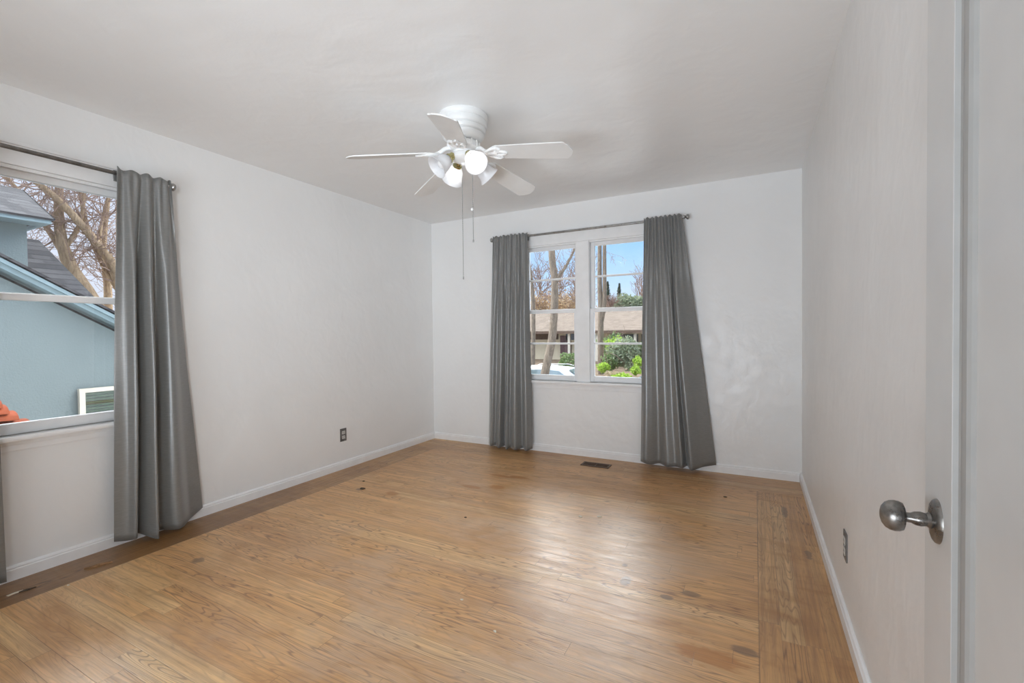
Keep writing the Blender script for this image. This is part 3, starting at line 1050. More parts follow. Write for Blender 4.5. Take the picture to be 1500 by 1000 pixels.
# ------------------------------------------------------------------ litter on the floor
def shard(name, pts, h, mat, label, cat, seed=0):
    rnd = random.Random(seed)
    cx = sum(p[0] for p in pts) / len(pts); cy = sum(p[1] for p in pts) / len(pts)
    mb = MB()
    lo = [mb.bm.verts.new((x, y, 0.0002)) for x, y in pts]
    mi = [mb.bm.verts.new((cx + (x - cx) * 1.02, cy + (y - cy) * 1.02, h * rnd.uniform(0.4, 0.8))) for x, y in pts]
    top = mb.bm.verts.new((cx, cy, h))
    n = len(pts)
    for k in range(n):
        j = (k + 1) % n
        mb.bm.faces.new((lo[k], lo[j], mi[j], mi[k])); mb.bm.faces.new((mi[k], mi[j], top))
    mb.bm.faces.new(list(reversed(lo)))
    o = mb.build(name, mat)
    ground(o, (cx, cy, 0))
    return tag(o, label, cat, 'litter on the floor')


def crumb(name, x, y, r, mat, label, cat, seed):
    rnd = random.Random(seed)
    pts = []
    for k in range(7):
        a = 2 * math.pi * k / 7 + rnd.uniform(-.3, .3)
        rr = r * rnd.uniform(0.6, 1.2)
        pts.append((x + rr * math.cos(a) * 1.3, y + rr * math.sin(a)))
    return shard(name, pts, r * 0.7, mat, label, cat, seed)


shard('wood_splinter', [(0.186, -3.178), (0.204, -3.15), (0.226, -3.085), (0.236, -3.078), (0.229, -3.105), (0.214, -3.15), (0.196, -3.18)], 0.012, M['splinter'],
      'long lifted wood splinter on the dark border below the left window', 'wood splinter', 1)
shard('wood_splinter', [(0.196, -3.418), (0.206, -3.385), (0.200, -3.36), (0.190, -3.40)], 0.008, M['crumb'],
      'short dark wood splinter on the border at the far left', 'wood splinter', 2)
shard('paint_chip', [(0.178, -3.455), (0.192, -3.452), (0.187, -3.43), (0.193, -3.405), (0.180, -3.40), (0.172, -3.425)], 0.004, M['chip'],
      'pale flat paint chip on the border at the far left', 'paint chip', 3)
crumb('paint_chip', 0.319, -3.283, 0.006, M['chip'], 'tiny white paint chip on the boards near the left window', 'paint chip', 4)
crumb('plaster_crumb', 2.251, -1.414, 0.010, M['chip'], 'left one of two pale crumbs in mid floor before the vent', 'crumb', 5)
crumb('plaster_crumb', 2.362, -1.360, 0.011, M['chip'], 'right one of two pale crumbs in mid floor before the vent', 'crumb', 6)
crumb('plaster_crumb', 2.329, -2.651, 0.007, M['chip'], 'small yellowish crumb on the foreground boards, nearest the camera', 'crumb', 7)
crumb('plaster_crumb', 2.085, -2.527, 0.006, M['chip'], 'small pale crumb on the foreground boards left of the nearest one', 'crumb', 8)
crumb('dirt_crumb', 0.566, -1.642, 0.017, M['crumb'], 'dark brown dirt clump on the floor in front of the left wall outlet', 'dirt', 9)
crumb('dirt_crumb', 0.435, -1.50, 0.009, M['crumb'], 'small dark dirt speck between the dirt clump and the left wall', 'dirt', 10)
crumb('dirt_crumb', 1.59, -1.75, 0.007, M['crumb'], 'small dark dirt speck on the boards under the fan', 'dirt', 11)
crumb('dirt_crumb', 3.06, -0.62, 0.010, M['crumb'], 'dark speck on the floor before the right hand curtain', 'dirt', 12)

# ================================================================== OUTSIDE
GZ = -1.40
M.update(
    blue=mat_stucco('pale_blue_stucco', (0.205, 0.240, 0.238)),
    bluetrim=simple('blue_fascia_paint', (0.26, 0.335, 0.355), 0.6, 0, 0.3, 0.06, 6),
    slate=mat_shingle('grey_asphalt_shingles', (0.060, 0.057, 0.060), (0.115, 0.108, 0.110), 0.085, (0, 1)),
    whitewood=simple('white_exterior_paint', (0.62, 0.56, 0.46), 0.55, 0, 0.4, 0.05, 10),
    shadegreen=simple('green_grey_blind', (0.10, 0.17, 0.10), 0.5, 0, 0.4, 0.1, 8),
    terracotta=simple('terracotta_clay', (0.24, 0.055, 0.022), 0.8, 0, 0.2, 0.2, 12, 0.2),
    roof=mat_shingle('brown_roof_shingles', (0.165, 0.125, 0.095), (0.22, 0.17, 0.13), 0.10, (1, 0)),
    cream=mat_stucco('cream_stucco', (0.66, 0.56, 0.40)),
    pinkwall=mat_stucco('pale_pink_stucco', (0.66, 0.57, 0.48)),
    browntrim=simple('brown_eave_boards', (0.13, 0.085, 0.06), 0.7, 0, 0.3, 0.15, 8),
    darkwin=simple('dark_window_panes', (0.06, 0.065, 0.075), 0.12, 0, 0.6, 0.2, 4),
    greywin=simple('grey_blue_panel', (0.35, 0.38, 0.40), 0.5, 0, 0.4, 0.1, 5),
    maroon=simple('dark_maroon_wood', (0.12, 0.06, 0.06), 0.5, 0, 0.4, 0.15, 6),
    bark=mat_bark('grey_brown_bark', (0.10, 0.078, 0.06), (0.30, 0.235, 0.175)),
    bark2=mat_bark('tan_bark', (0.20, 0.135, 0.085), (0.46, 0.34, 0.22)),
    twig=mat_bark('brown_twigs', (0.20, 0.135, 0.11), (0.38, 0.27, 0.21)),
    tan=mat_leaf('tan_dry_leaves', (0.40, 0.27, 0.17), (0.58, 0.43, 0.27), (0.68, 0.53, 0.30)),
    rust=mat_leaf('rusty_dry_leaves', (0.30, 0.19, 0.14), (0.45, 0.31, 0.22), (0.55, 0.40, 0.27)),
    green=mat_leaf('mid_green_leaves', (0.08, 0.13, 0.05), (0.16, 0.23, 0.09), (0.26, 0.33, 0.13)),
    greygreen=mat_leaf('grey_green_leaves', (0.14, 0.17, 0.10), (0.25, 0.29, 0.18), (0.36, 0.38, 0.25)),
    lime=mat_leaf('lime_green_leaves', (0.18, 0.30, 0.04), (0.34, 0.50, 0.06), (0.48, 0.62, 0.12)),
    conifer=mat_leaf('dark_conifer_needles', (0.02, 0.035, 0.022), (0.045, 0.065, 0.04), (0.08, 0.10, 0.065)),
    straw=mat_leaf('straw_grass', (0.42, 0.33, 0.19), (0.60, 0.50, 0.32), (0.72, 0.62, 0.44)),
    asphalt=simple('light_bouncing_ground', (0.50, 0.49, 0.47), 0.9, 0, 0.2, 0.15, 6, 0.2),  # street and yard ground, lightened to throw daylight up at the ceiling
    soil=simple('mulch_and_soil', (0.20, 0.145, 0.10), 0.95, 0, 0.1, 0.3, 3, 0.3),
    carwhite=simple('white_car_paint', (0.58, 0.60, 0.63), 0.2, 0, 0.6, 0.02, 4),
    cardark=simple('dark_grey_car_paint', (0.07, 0.08, 0.10), 0.2, 0, 0.6, 0.05, 4),
    carglass=simple('tinted_car_glass', (0.10, 0.14, 0.14), 0.05, 0, 0.8, 0.1, 3),
    carlamp=simple('red_tail_lamp', (0.55, 0.10, 0.14), 0.2, 0, 0.6, 0.05, 6),
    tyre=simple('black_tyre_rubber', (0.03, 0.03, 0.03), 0.8, 0, 0.2, 0.1, 20),
    ceramic=simple('dark_pole_wood', (0.20, 0.15, 0.11), 0.8, 0, 0.2, 0.2, 8),
)

m = MB(); m.box((-60, -30, GZ - 0.3), (60, 12.6, GZ))
struct(m.build('ground', M['asphalt']), 'street and yard surface outside, made pale to bounce light indoors', 'ground')
m = MB()
rows = []
for y, z in ((12.6, GZ + 0.0), (12.7, GZ + 0.14), (14, GZ + 0.30), (17, GZ + 0.70), (20, GZ + 1.0), (40, GZ + 1.1), (90, GZ + 1.5)):
    rows.append([(x, y, z + (0.06 * math.sin(x * 1.7 + y) if y > 13 and y < 19 else 0)) for x in range(-60, 61, 2)])
m.grid(rows)
struct(m.build('garden_slope', M['soil'], None, True), 'mulched front garden sloping up across the street', 'ground')

# ---- neighbouring blue house
house = thing('house', (-4.0, -3.0, GZ), 'pale blue stucco house with dark shingle roofs outside the left window', 'house')
# lower gable end wall facing the room, x = -4
zr = lambda y: 2.035 - 0.5985 * (y + 2.420)
apex_y = -6.2
zap = zr(apex_y)
mb = MB()
poly = [(-4.0, -11.2, GZ), (-4.0, -0.75, GZ), (-4.0, -0.75, zr(-0.75) - 0.15), (-4.0, apex_y, zap - 0.15), (-4.0, -11.2, zr(-1.2) - 0.15)]
mb.prism(poly, (-0.2, 0, 0))
mb.box((-9.5, -0.95, GZ), (-4.2, -0.75, zr(-0.75) - 0.2))
mb.build('gable_wall', M['blue'], house)
mb = MB()       # rake boards: a wide board and a thinner one on top
mb.prism([(-3.85, -0.55, zr(-0.55)), (-3.85, apex_y, zap), (-3.85, apex_y, zap - 0.085), (-3.85, -0.55, zr(-0.55) - 0.085)], (-0.04, 0, 0))
mb.prism([(-3.81, -0.50, zr(-0.50) + 0.015), (-3.81, apex_y, zap + 0.015), (-3.81, apex_y, zap - 0.030), (-3.81, -0.50, zr(-0.50) - 0.030)], (-0.04, 0, 0))
mb.prism([(-3.85, -11.8, zr(-0.55)), (-3.85, apex_y, zap), (-3.85, apex_y, zap - 0.115), (-3.85, -11.8, zr(-0.55) - 0.115)], (-0.04, 0, 0))
mb.prism([(-3.87, -0.55, zr(-0.55) - 0.05), (-3.87, apex_y, zap - 0.05), (-3.87, apex_y, zap - 0.08), (-3.87, -0.55, zr(-0.55) - 0.08)], (-0.3, 0, 0))
mb.build('rake_board', M['bluetrim'], house)
mb = MB()
for ya, s in ((-0.50, 1), (-11.9, -1)):
    za = zr(-0.50)
    mb.prism([(-3.79, ya, za + 0.03), (-3.79, apex_y, zap + 0.03), (-3.79, apex_y, zap + 0.06), (-3.79, ya, za + 0.06)], (-5.0, 0, 0))
mb.build('gable_roof', M['slate'], house)
# lower rear roof plane facing the room, hip edge on its right
mb = MB()
mb.prism([(-5.6, -2.6, 1.45), (-5.6, -0.72, 1.45), (-7.5, -1.03, 2.86), (-7.5, -2.6, 2.86)], (-0.03, 0, -0.04))
mb.prism([(-7.5, -1.03, 2.86), (-5.6, -0.72, 1.45), (-9.0, -0.70, 1.45)], (0, -0.03, -0.04))
mb.build('hip_roof', M['slate'], house)
# upper storey
mb = MB(); mb.box((-6.0, -6.4, 1.2), (-9.5, -1.600, 2.84)); mb.build('upper_wall', M['blue'], house)
mb = MB()
mb.box((-5.66, -6.7, 2.825), (-5.70, -1.44, 2.875)); mb.box((-5.70, -1.44, 2.825), (-9.6, -1.48, 2.875))
mb.box((-5.70, -6.7, 2.825), (-6.02, -1.48, 2.84))
mb.build('upper_fascia', M['bluetrim'], house)
mb = MB()
mb.prism([(-5.64, -6.7, 2.87), (-5.64, -1.42, 2.87), (-7.6, -1.20, 3.66), (-7.6, -6.7, 3.66)], (0, 0, 0.03))
mb.prism([(-5.64, -1.42, 2.87), (-9.6, -1.42, 2.87), (-7.6, -1.20, 3.66)], (0, 0.02, 0.03))
mb.build('upper_roof', M['slate'], house)
# small window in the gable wall
wy0, wy1, wz0, wz1 = -1.775, -0.95, 0.05, 0.575
mb = MB()
for a in (((-3.985, wy0, wz0), (-3.93, wy0 + 0.055, wz1)), ((-3.985, wy1 - 0.055, wz0), (-3.93, wy1, wz1)),
          ((-3.985, wy0 + 0.055, wz1 - 0.05), (-3.93, wy1 - 0.055, wz1)), ((-3.985, wy0 + 0.055, wz0), (-3.93, wy1 - 0.055, wz0 + 0.05))):
    mb.box(*a)
wf = mb.build('window_frame', M['whitewood'], house)
mb = MB()
for k in range(12):
    z = wz0 + 0.05 + k * (wz1 - wz0 - 0.1) / 12
    mb.box((-3.985, wy0 + 0.055, z), (-3.965, wy1 - 0.055, z + 0.026))
mb.build('blind', M['shadegreen'], wf)
mb = MB(); mb.box((-3.955, wy0 + 0.055, wz0 + 0.05), (-3.952, wy1 - 0.055, wz1 - 0.05)); mb.build('pane', M['glass'], wf)

# stepped terracotta tiles of a garden wall coping at the left edge
t = thing('garden_wall', (-2.55, -3.2, GZ), 'garden wall capped with stepped terracotta tiles at the left window corner', 'wall')
mb = MB(); mb.box((-2.68, -4.4, GZ), (-2.42, -2.66, 0.40)); mb.build('wall_body', M['pinkwall'], t)
for k, (y1, z) in enumerate(((-2.62, 0.40), (-2.70, 0.485), (-2.755, 0.545), (-2.79, 0.60))):
    mb = MB()
    n = 8
    for q in range(3):
        yy = y1 - 0.22 * q
        arc = [(-2.55 + (0.155 - 0.01 * k) * math.cos(math.pi * j / n), yy, z + 0.075 * math.sin(math.pi * j / n)) for j in range(n + 1)]
        mb.prism(arc, (0, -0.25, 0.012))
    mb.build('ridge_tile', M['terracotta'], t, True, 40)


# ---- plants
def branch(mb, rnd, p, d, length, r, depth, spread=0.7, up=0.25, n=5, minr=0.004, kids=(3, 5), wob=0.18, shrink=0.62):
    pts, rad = [p.copy()], [r]
    d = d.normalized()
    seg = length / n
    for i in range(n):
        d = (d + Vector((rnd.gauss(0, wob), rnd.gauss(0, wob), rnd.gauss(0, wob) + up * 0.12))).normalized()
        p = p + d * seg
        pts.append(p.copy()); rad.append(max(minr, r * (1 - 0.62 * (i + 1) / n)))
    mb.tube(pts, rad, 3 if r < 0.012 else (4 if r < 0.03 else 7), caps=False)
    if depth <= 0:
        return
    for _ in range(rnd.randint(*kids)):
        i = rnd.randint(1, n)
        base = pts[i]
        t = (pts[i] - pts[i - 1]).normalized()
        side = Vector((rnd.gauss(0, 1), rnd.gauss(0, 1), rnd.gauss(0, 1) + up))
        side = (side - t * side.dot(t)).normalized()
        nd = (t * (1 - spread * 0.5) + side * spread).normalized()
        branch(mb, rnd, base, nd, length * shrink * rnd.uniform(0.7, 1.15), max(minr, rad[i] * 0.6), depth - 1, spread, up, n, minr, kids, wob, shrink)


def limb(mb, pts, r0, r1, n=8):
    """smooth tapering limb through the points; returns samples"""
    P3 = [Vector(p) for p in pts]
    k = (len(P3) - 1) * 5
    out = [Vector(tuple(catmull([q[a] for q in P3], i / k) for a in range(3))) for i in range(k + 1)]
    rad = [r0 + (r1 - r0) * i / k for i in range(k + 1)]
    mb.tube(out, rad, n, caps=True)
    return out, rad


def leaves(mb, rnd, centre, radii, count, size, shell=0.35, elong=1.6):
    for _ in range(count):
        d = Vector((rnd.gauss(0, 1), rnd.gauss(0, 1), rnd.gauss(0, 1))).normalized()
        f = 1 - shell * rnd.random() ** 1.5
        lump = 1 + 0.16 * math.sin(5 * d.x + 3 * d.z + centre[0]) + 0.12 * math.sin(7 * d.y - 4 * d.z)
        c = Vector(centre) + Vector((d.x * radii[0], d.y * radii[1], d.z * radii[2])) * f * lump
        a = Vector((rnd.gauss(0, 1), rnd.gauss(0, 1), rnd.gauss(0, 1))).normalized()
        b2 = a.orthogonal().normalized()
        s = size * rnd.uniform(0.6, 1.3)
        mb.bm.faces.new([mb.bm.verts.new(q) for q in (c - a * s * elong * 0.5, c + b2 * s * 0.35, c + a * s * elong * 0.5, c - b2 * s * 0.35)])


# big bare tree beyond the blue house
rnd = random.Random(21)
tree = thing('bare_tree', (-9.0, 0.4, GZ), 'large leafless tree with pale brown limbs behind the blue house', 'tree', 'leafless trees behind the blue house')
mb = MB()
tops = []
tr1, _ = limb(mb, [(-9.0, 0.40, GZ), (-9.0, 0.42, 0.3), (-9.0, 0.35, 1.5), (-9.0, 0.165, 2.039), (-9.05, -0.114, 2.643), (-9.1, -0.227, 3.203), (-9.1, -0.25, 3.9), (-9.2, -0.15, 5.2)], 0.20, 0.05, 10)
limbs = [
    ([(-9.0, 0.42, 0.6), (-8.9, 0.70, 1.7), (-8.9, 0.53, 2.70), (-8.85, 0.30, 3.05), (-8.8, 0.063, 3.38), (-8.8, -0.334, 3.871), (-8.8, -0.677, 4.177), (-8.8, -1.25, 4.75)], 0.12, 0.045),
    ([(-9.05, -0.08, 2.55), (-9.2, -0.30, 3.18), (-9.2, -0.462, 3.481), (-9.2, -0.684, 3.864), (-9.2, -0.871, 4.122), (-9.2, -1.3, 4.7)], 0.062, 0.03),
    ([(-8.9, 0.62, 2.2), (-9.2, 0.39, 2.965), (-9.3, 0.205, 3.832), (-9.3, 0.15, 4.8)], 0.065, 0.03),
    ([(-9.0, 0.42, 0.9), (-9.4, 0.62, 2.2), (-9.5, 0.60, 3.2), (-9.5, 0.75, 4.6)], 0.10, 0.035),
    ([(-9.0, 0.165, 2.04), (-9.3, -0.30, 2.45), (-9.4, -0.62, 2.95), (-9.4, -0.85, 3.6)], 0.045, 0.02),
    ([(-9.05, -0.2, 3.0), (-9.0, 0.02, 3.5), (-9.0, 0.12, 4.2), (-9.0, 0.1, 5.0)], 0.05, 0.02),
    ([(-8.9, 0.3, 3.05), (-8.9, 0.35, 3.6), (-8.9, 0.5, 4.3)], 0.04, 0.02),
]
samples = [(p, 0.05) for p in tr1[18:]]
for pts, a, b2 in limbs:
    s, rr = limb(mb, pts, a, b2, 8)
    samples += list(zip(s[4:], rr[4:]))
mb.build('trunk_and_limbs', M['bark2'], tree, True, 80)
mb = MB()
for p, r in samples:
    if p.z > 1.6:
        for _ in range(rnd.choice((1, 1, 2))):
            d = Vector((rnd.gauss(0, 0.6), rnd.gauss(0, 1), rnd.gauss(0.45, 0.7)))
            branch(mb, rnd, p, d, rnd.uniform(0.45, 1.0), min(r * 0.45, 0.016), 2, 0.75, 0.3, 4, 0.0038, (2, 4), 0.25, 0.6)
mb.build('twigs', M['twig'], tree)
# a finer bare tree further back fills the sky with twigs
for (bx, by, hh, sd, lab) in ((-14.5, 3.0, 8.5, 31, 'thin leafless tree further back behind the large bare tree, left of two'), (-13.0, 4.6, 7.5, 32, 'thin leafless tree further back beside the curtain edge, right of two')):
    rnd = random.Random(sd)
    tr = thing('bare_tree', (bx, by, GZ), lab, 'tree', 'leafless trees behind the blue house')
    mb = MB()
    s, rr = limb(mb, [(bx, by, GZ), (bx, by + 0.1, 1.5), (bx - 0.1, by - 0.1, 4.0), (bx, by, hh)], 0.12, 0.03, 8)
    mb.build('trunk', M['bark2'], tr, True, 80)
    mb = MB()
    for p, r in zip(s, rr):
        if p.z > 1.6:
            for _ in range(2):
                branch(mb, rnd, p, Vector((rnd.gauss(0, 1), rnd.gauss(0, 1), rnd.gauss(0.5, 0.5))), rnd.uniform(1.2, 2.2), 0.018, 3, 0.7, 0.4, 4, 0.006, (2, 3), 0.22, 0.62)
    mb.build('twigs', M['twig'], tr)

# ---- street side: trunks
rnd = random.Random(41)
t = thing('street_tree', (-2.95, 9.5, GZ), 'stout leaning tree trunk seen through the left unit of the back window', 'tree', 'street tree trunks')
mb = MB()
s1, r1 = limb(mb, [(-3.02, 9.5, GZ), (-2.86, 9.5, -0.6), (-2.80, 9.5, -0.15), (-2.63, 9.5, 0.55), (-2.54, 9.5, 0.95), (-2.47, 9.5, 1.6), (-2.43, 9.5, 2.3), (-2.42, 9.5, 2.9), (-2.50, 9.5, 3.5), (-2.52, 9.5, 4.2), (-2.50, 9.5, 5.2)], 0.15, 0.10, 12)
s2, r2 = limb(mb, [(-2.44, 9.5, 2.55), (-2.30, 9.5, 2.95), (-2.05, 9.55, 3.3), (-1.75, 9.6, 3.9), (-1.6, 9.6, 4.6)], 0.075, 0.02, 8)
mb.build('trunk', M['bark'], t, True, 80)
mb = MB()
for p in s2[6:]:
    branch(mb, rnd, p, Vector((rnd.gauss(0.3, 0.7), rnd.gauss(0, 0.5), 1)), rnd.uniform(0.3, 0.6), 0.012, 1, 0.7, 0.3, 4, 0.006, (1, 2))
for p in s1[30:44:3]:
    branch(mb, rnd, p, Vector((rnd.choice((-1, 1)), rnd.gauss(0, 0.4), 0.8)), rnd.uniform(0.4, 0.9), 0.014, 2, 0.7, 0.3, 4, 0.006, (1, 3))
mb.build('twigs', M['twig'], t)

t = thing('street_tree', (-5.0, 13.2, GZ), 'thin tree trunk beside the narrow curtain in the back window', 'tree', 'street tree trunks')
mb = MB(); limb(mb, [(-5.02, 13.2, GZ), (-4.96, 13.2, 0.43), (-4.93, 13.2, 2.19), (-5.01, 13.2, 3.4), (-5.15, 13.2, 4.5), (-5.18, 13.2, 6.5)], 0.11, 0.066, 8); mb.build('trunk', M['bark'], t, True, 80)
t = thing('street_tree', (-2.76, 16.5, GZ + 0.6), 'pair of grey stems by the mullion in the right unit of the back window', 'tree', 'street tree trunks')
mb = MB()
limb(mb, [(-3.05, 16.5, GZ + 0.6), (-3.05, 16.5, 1.20), (-3.04, 16.5, 2.29), (-3.08, 16.5, 3.38), (-3.07, 16.5, 5.32), (-3.10, 16.5, 7.01)], 0.155, 0.075, 10)
limb(mb, [(-3.02, 16.5, 1.69), (-2.88, 16.5, 2.41), (-2.85, 16.5, 3.38), (-2.84, 16.5, 5.32), (-2.80, 16.5, 7.01)], 0.12, 0.075, 8)
mb.build('stems', M['bark'], t, True, 80)
mb = MB(); rnd = random.Random(43)
branch(mb, rnd, Vector((-2.84, 16.5, 4.83)), Vector((1, 0, -0.2)), 0.8, 0.012, 2, 0.7, -0.8, 4, 0.006, (2, 3))
mb.build('twigs', M['twig'], t)

# ---- house across the street
hb = thing('house', (-8, 22, GZ + 1.0), 'low house with brown shingle roof across the street behind the trees', 'house')
mb = MB()
mb.prism([(-22, 19.8, 1.27), (-22, 24.2, 2.56), (-22, 28.6, 1.27), (-22, 28.6, 1.15), (-22, 24.2, 2.44), (-22, 19.8, 1.15)], (28, 0, 0))
mb.build('roof', M['roof'], hb)
mb = MB(); mb.box((-22, 19.78, 1.12), (6, 19.86, 1.26)); mb.build('eave_board', M['browntrim'], hb)
mb = MB(); mb.box((-21.5, 20.8, -0.7), (5.5, 28.0, 1.25)); mb.build('wall', M['cream'], hb)
mb = MB(); mb.box((-21.4, 20.74, 0.78), (-6.9, 20.8, 1.14)); mb.build('under_eave_band', M['browntrim'], hb)  # dark band along the top of the wall, below the eave
mb = MB(); mb.box((-6.75, 20.70, -0.5), (-6.1, 20.8, 1.0)); mb.build('front_door', M['maroon'], hb)
mb = MB(); mb.box((-6.4, 20.70, 0.75), (-5.2, 20.79, 1.1)); mb.build('transom_window', M['darkwin'], hb)
for k, x in enumerate((-5.0, -3.75, -3.0, -2.1, -0.9)):
    mb = MB(); mb.box((x, 20.70, 0.48), (x + 0.72, 20.79, 1.05)); wn = mb.build('window', M['darkwin'], hb)
    mb = MB(); mb.box((x, 20.68, 0.10), (x + 0.72, 20.79, 0.46)); mb.build('lower_panel', M['greywin'], wn)
for x in (-5.95, -4.35, -2.28, -0.2):
    mb = MB(); mb.box((x - 0.07, 20.0, -0.5), (x + 0.07, 20.14, 1.16), 0.01); mb.build('porch_post', M['whitewood'], hb)


# ---- shrubs, hedge, trees behind the far house
def shrub(name, c, radii, mat, n, size, label, cat, group=None, seed=1, elong=1.6, twigs=0, stem=True):
    rnd = random.Random(seed)
    base = (c[0], c[1], c[2] - radii[2])
    root = thing(name, base, label, cat, group or ('shrubs in the far garden' if name == 'shrub' else 'treetops behind the far house'))
    mb = MB(); leaves(mb, rnd, c, radii, n, size, 0.45, elong); mb.build('foliage', mat, root, normals=False)
    mb = MB()
    for k in range(6 + twigs):
        d = Vector((rnd.gauss(0, 0.6), rnd.gauss(0, 0.6), 1.0))
        branch(mb, rnd, Vector(base), d, radii[2] * rnd.uniform(1.3, 2.2), 0.02 + 0.006 * radii[2], 1 if not twigs else 2, 0.6, 0.3, 4, 0.005 * max(1, radii[2]), (2, 3))
    mb.build('stems', M['twig'], root)
    return root


shrub('shrub', (-1.52, 15.2, 0.28), (0.62, 0.5, 0.60), M['greygreen'], 1500, 0.11, 'large grey green shrub in the middle of the far garden', 'shrub', seed=51)
shrub('shrub', (-2.05, 15.6, 0.35), (0.42, 0.4, 0.48), M['greygreen'], 800, 0.09, 'loose grey green shrub left of the large one, by the mullion', 'shrub', seed=52)
shrub('shrub', (-0.80, 15.6, 0.42), (0.42, 0.4, 0.42), M['green'], 700, 0.10, 'dark green shrub right of the large grey one, by the curtain', 'shrub', seed=53)
shrub('shrub', (-2.26, 14.2, -0.26), (0.25, 0.25, 0.19), M['lime'], 500, 0.07, 'small rounded lime shrub low beside the mullion', 'shrub', seed=54)
shrub('shrub', (-0.93, 14.6, -0.02), (0.20, 0.2, 0.20), M['lime'], 400, 0.07, 'upper lime shrub beside the flared curtain', 'shrub', seed=55)
shrub('shrub', (-0.90, 14.1, -0.33), (0.19, 0.2, 0.18), M['lime'], 400, 0.07, 'lower lime shrub beside the flared curtain', 'shrub', seed=56)
shrub('shrub', (-1.33, 13.7, -0.62), (0.42, 0.3, 0.18), M['lime'], 700, 0.07, 'low spreading bright green plant at the garden front', 'shrub', seed=57)
shrub('shrub', (-2.35, 16.4, 0.55), (0.5, 0.4, 0.4), M['lime'], 500, 0.09, 'yellow green shrub under the eave beside the mullion', 'shrub', seed=58)
shrub('shrub', (-2.95, 18.0, 0.26), (0.75, 0.35, 0.82), M['green'], 900, 0.10, 'green climber growing along the far porch', 'shrub', seed=59)
shrub('shrub', (-4.75, 17.0, -0.25), (0.55, 0.5, 0.42), M['green'], 700, 0.10, 'green shrub behind the roof of the white car', 'shrub', seed=60)
shrub('shrub', (-2.2, 13.5, -0.80), (0.6, 0.3, 0.16), M['rust'], 500, 0.07, 'brown ground cover at the front edge of the garden', 'shrub', seed=64)

shrub('shrub', (-2.15, 15.0, -0.05), (0.38, 0.35, 0.36), M['green'], 700, 0.08, 'mid green shrub directly behind the small rounded lime one', 'shrub', seed=65)
shrub('shrub', (-1.15, 14.9, -0.22), (0.34, 0.3, 0.26), M['greygreen'], 600, 0.07, 'small grey green shrub between the large grey one and the lime pair', 'shrub', seed=66)
rnd = random.Random(61)
gr = thing('grass_clump', (-1.78, 13.9, -0.75), 'arching straw coloured grass clump at the garden front', 'grass')
mb = MB()
for k in range(240):
    a = rnd.uniform(0, 2 * math.pi); L = rnd.uniform(0.25, 0.42); sp = rnd.uniform(0.2, 0.9)
    p0 = Vector((-1.78, 13.9, -0.80)); d = Vector((math.cos(a), math.sin(a), 0))
    mb.tube([p0, p0 + d * sp * L * 0.35 + Vector((0, 0, L * 0.7)), p0 + d * sp * L * 0.8 + Vector((0, 0, L)), p0 + d * sp * L * 1.2 + Vector((0, 0, L * 0.75))], [0.007, 0.007, 0.006, 0.003], 3, caps=False)
mb.build('blades', M['straw'], gr)

# twiggy tan trees behind the far house
specs = [(-14.8, 30, 5.4, 'tan'), (-12.6, 31, 5.0, 'tan'), (-10.6, 30.5, 4.9, 'tan'), (-9.0, 30, 4.6, 'tan'), (-6.6, 31, 2.5, 'rust')]
places = ['leafy tan tree behind the far roof, nearest the narrow curtain', 'tan tree behind the far roof, just left of the stout trunk', 'tan tree behind the far roof, just right of the stout trunk',
          'tan tree behind the far roof, beside the left of the mullion', 'rusty brown tree behind the far roof, under the conifers']
for k, ((x, y, h, mt), lab) in enumerate(zip(specs, places)):
    rnd = random.Random(70 + k)
    root = thing('bare_tree', (x, y, GZ + 1.1), lab, 'tree', 'leafless trees behind the far house')
    mb = MB()
    s, rr = limb(mb, [(x, y, GZ + 1.1), (x + 0.1, y, 1.2), (x - 0.1, y, 3.2), (x, y, h + 0.6)], 0.12, 0.03, 6)
    mb.build('trunk', M['bark2'], root, True, 80)
    mb = MB()
    for p, r in zip(s, rr):
        if p.z > 1.2:
            for _ in range(4):
                branch(mb, rnd, p, Vector((rnd.gauss(0, 0.9), rnd.gauss(0, 0.7), rnd.gauss(0.9, 0.4))), rnd.uniform(1.0, 1.9) * (1.0 if k < 4 else 0.45), 0.035, 2, 0.6, 0.6, 4, 0.012, (2, 3), 0.2, 0.65)
    mb.build('twigs', M['twig'], root)
    mb = MB()
    leaves(mb, rnd, (x, y, h * 0.45 + 1.0), (1.35, 1.0, h * 0.22 + 0.25), 1500, 0.14, 0.8, 1.5)
    mb.build('foliage', M[mt], root, normals=False)
# tall bare branches rising against the sky
for k, (x, y, h, lab) in enumerate(((-15.2, 34, 7.3, 'tall bare treetop against the sky beside the narrow curtain'), (-10.0, 34, 7.2, 'tall bare treetop against the sky between stout trunk and mullion'), (-6.2, 40, 6.4, 'bare treetop against the sky next to the flared curtain'))):
    rnd = random.Random(90 + k)
    root = thing('bare_tree', (x, y, GZ + 1.1), lab, 'tree', 'leafless trees behind the far house')
    mb = MB()
    s, rr = limb(mb, [(x, y, GZ + 1.1), (x + 0.2, y, 2.0), (x, y, h - 1.5)], 0.15, 0.04, 6)
    mb.build('trunk', M['bark2'], root, True, 80)
    mb = MB()
    for p, r in zip(s[3:], rr[3:]):
        for _ in range(4):
            branch(mb, rnd, p, Vector((rnd.gauss(0, 0.6), rnd.gauss(0, 0.5), 1.1)), rnd.uniform(1.2, 2.2), 0.035, 2, 0.55, 0.7, 4, 0.012, (2, 4), 0.16, 0.65)
    mb.build('twigs', M['twig'], root)


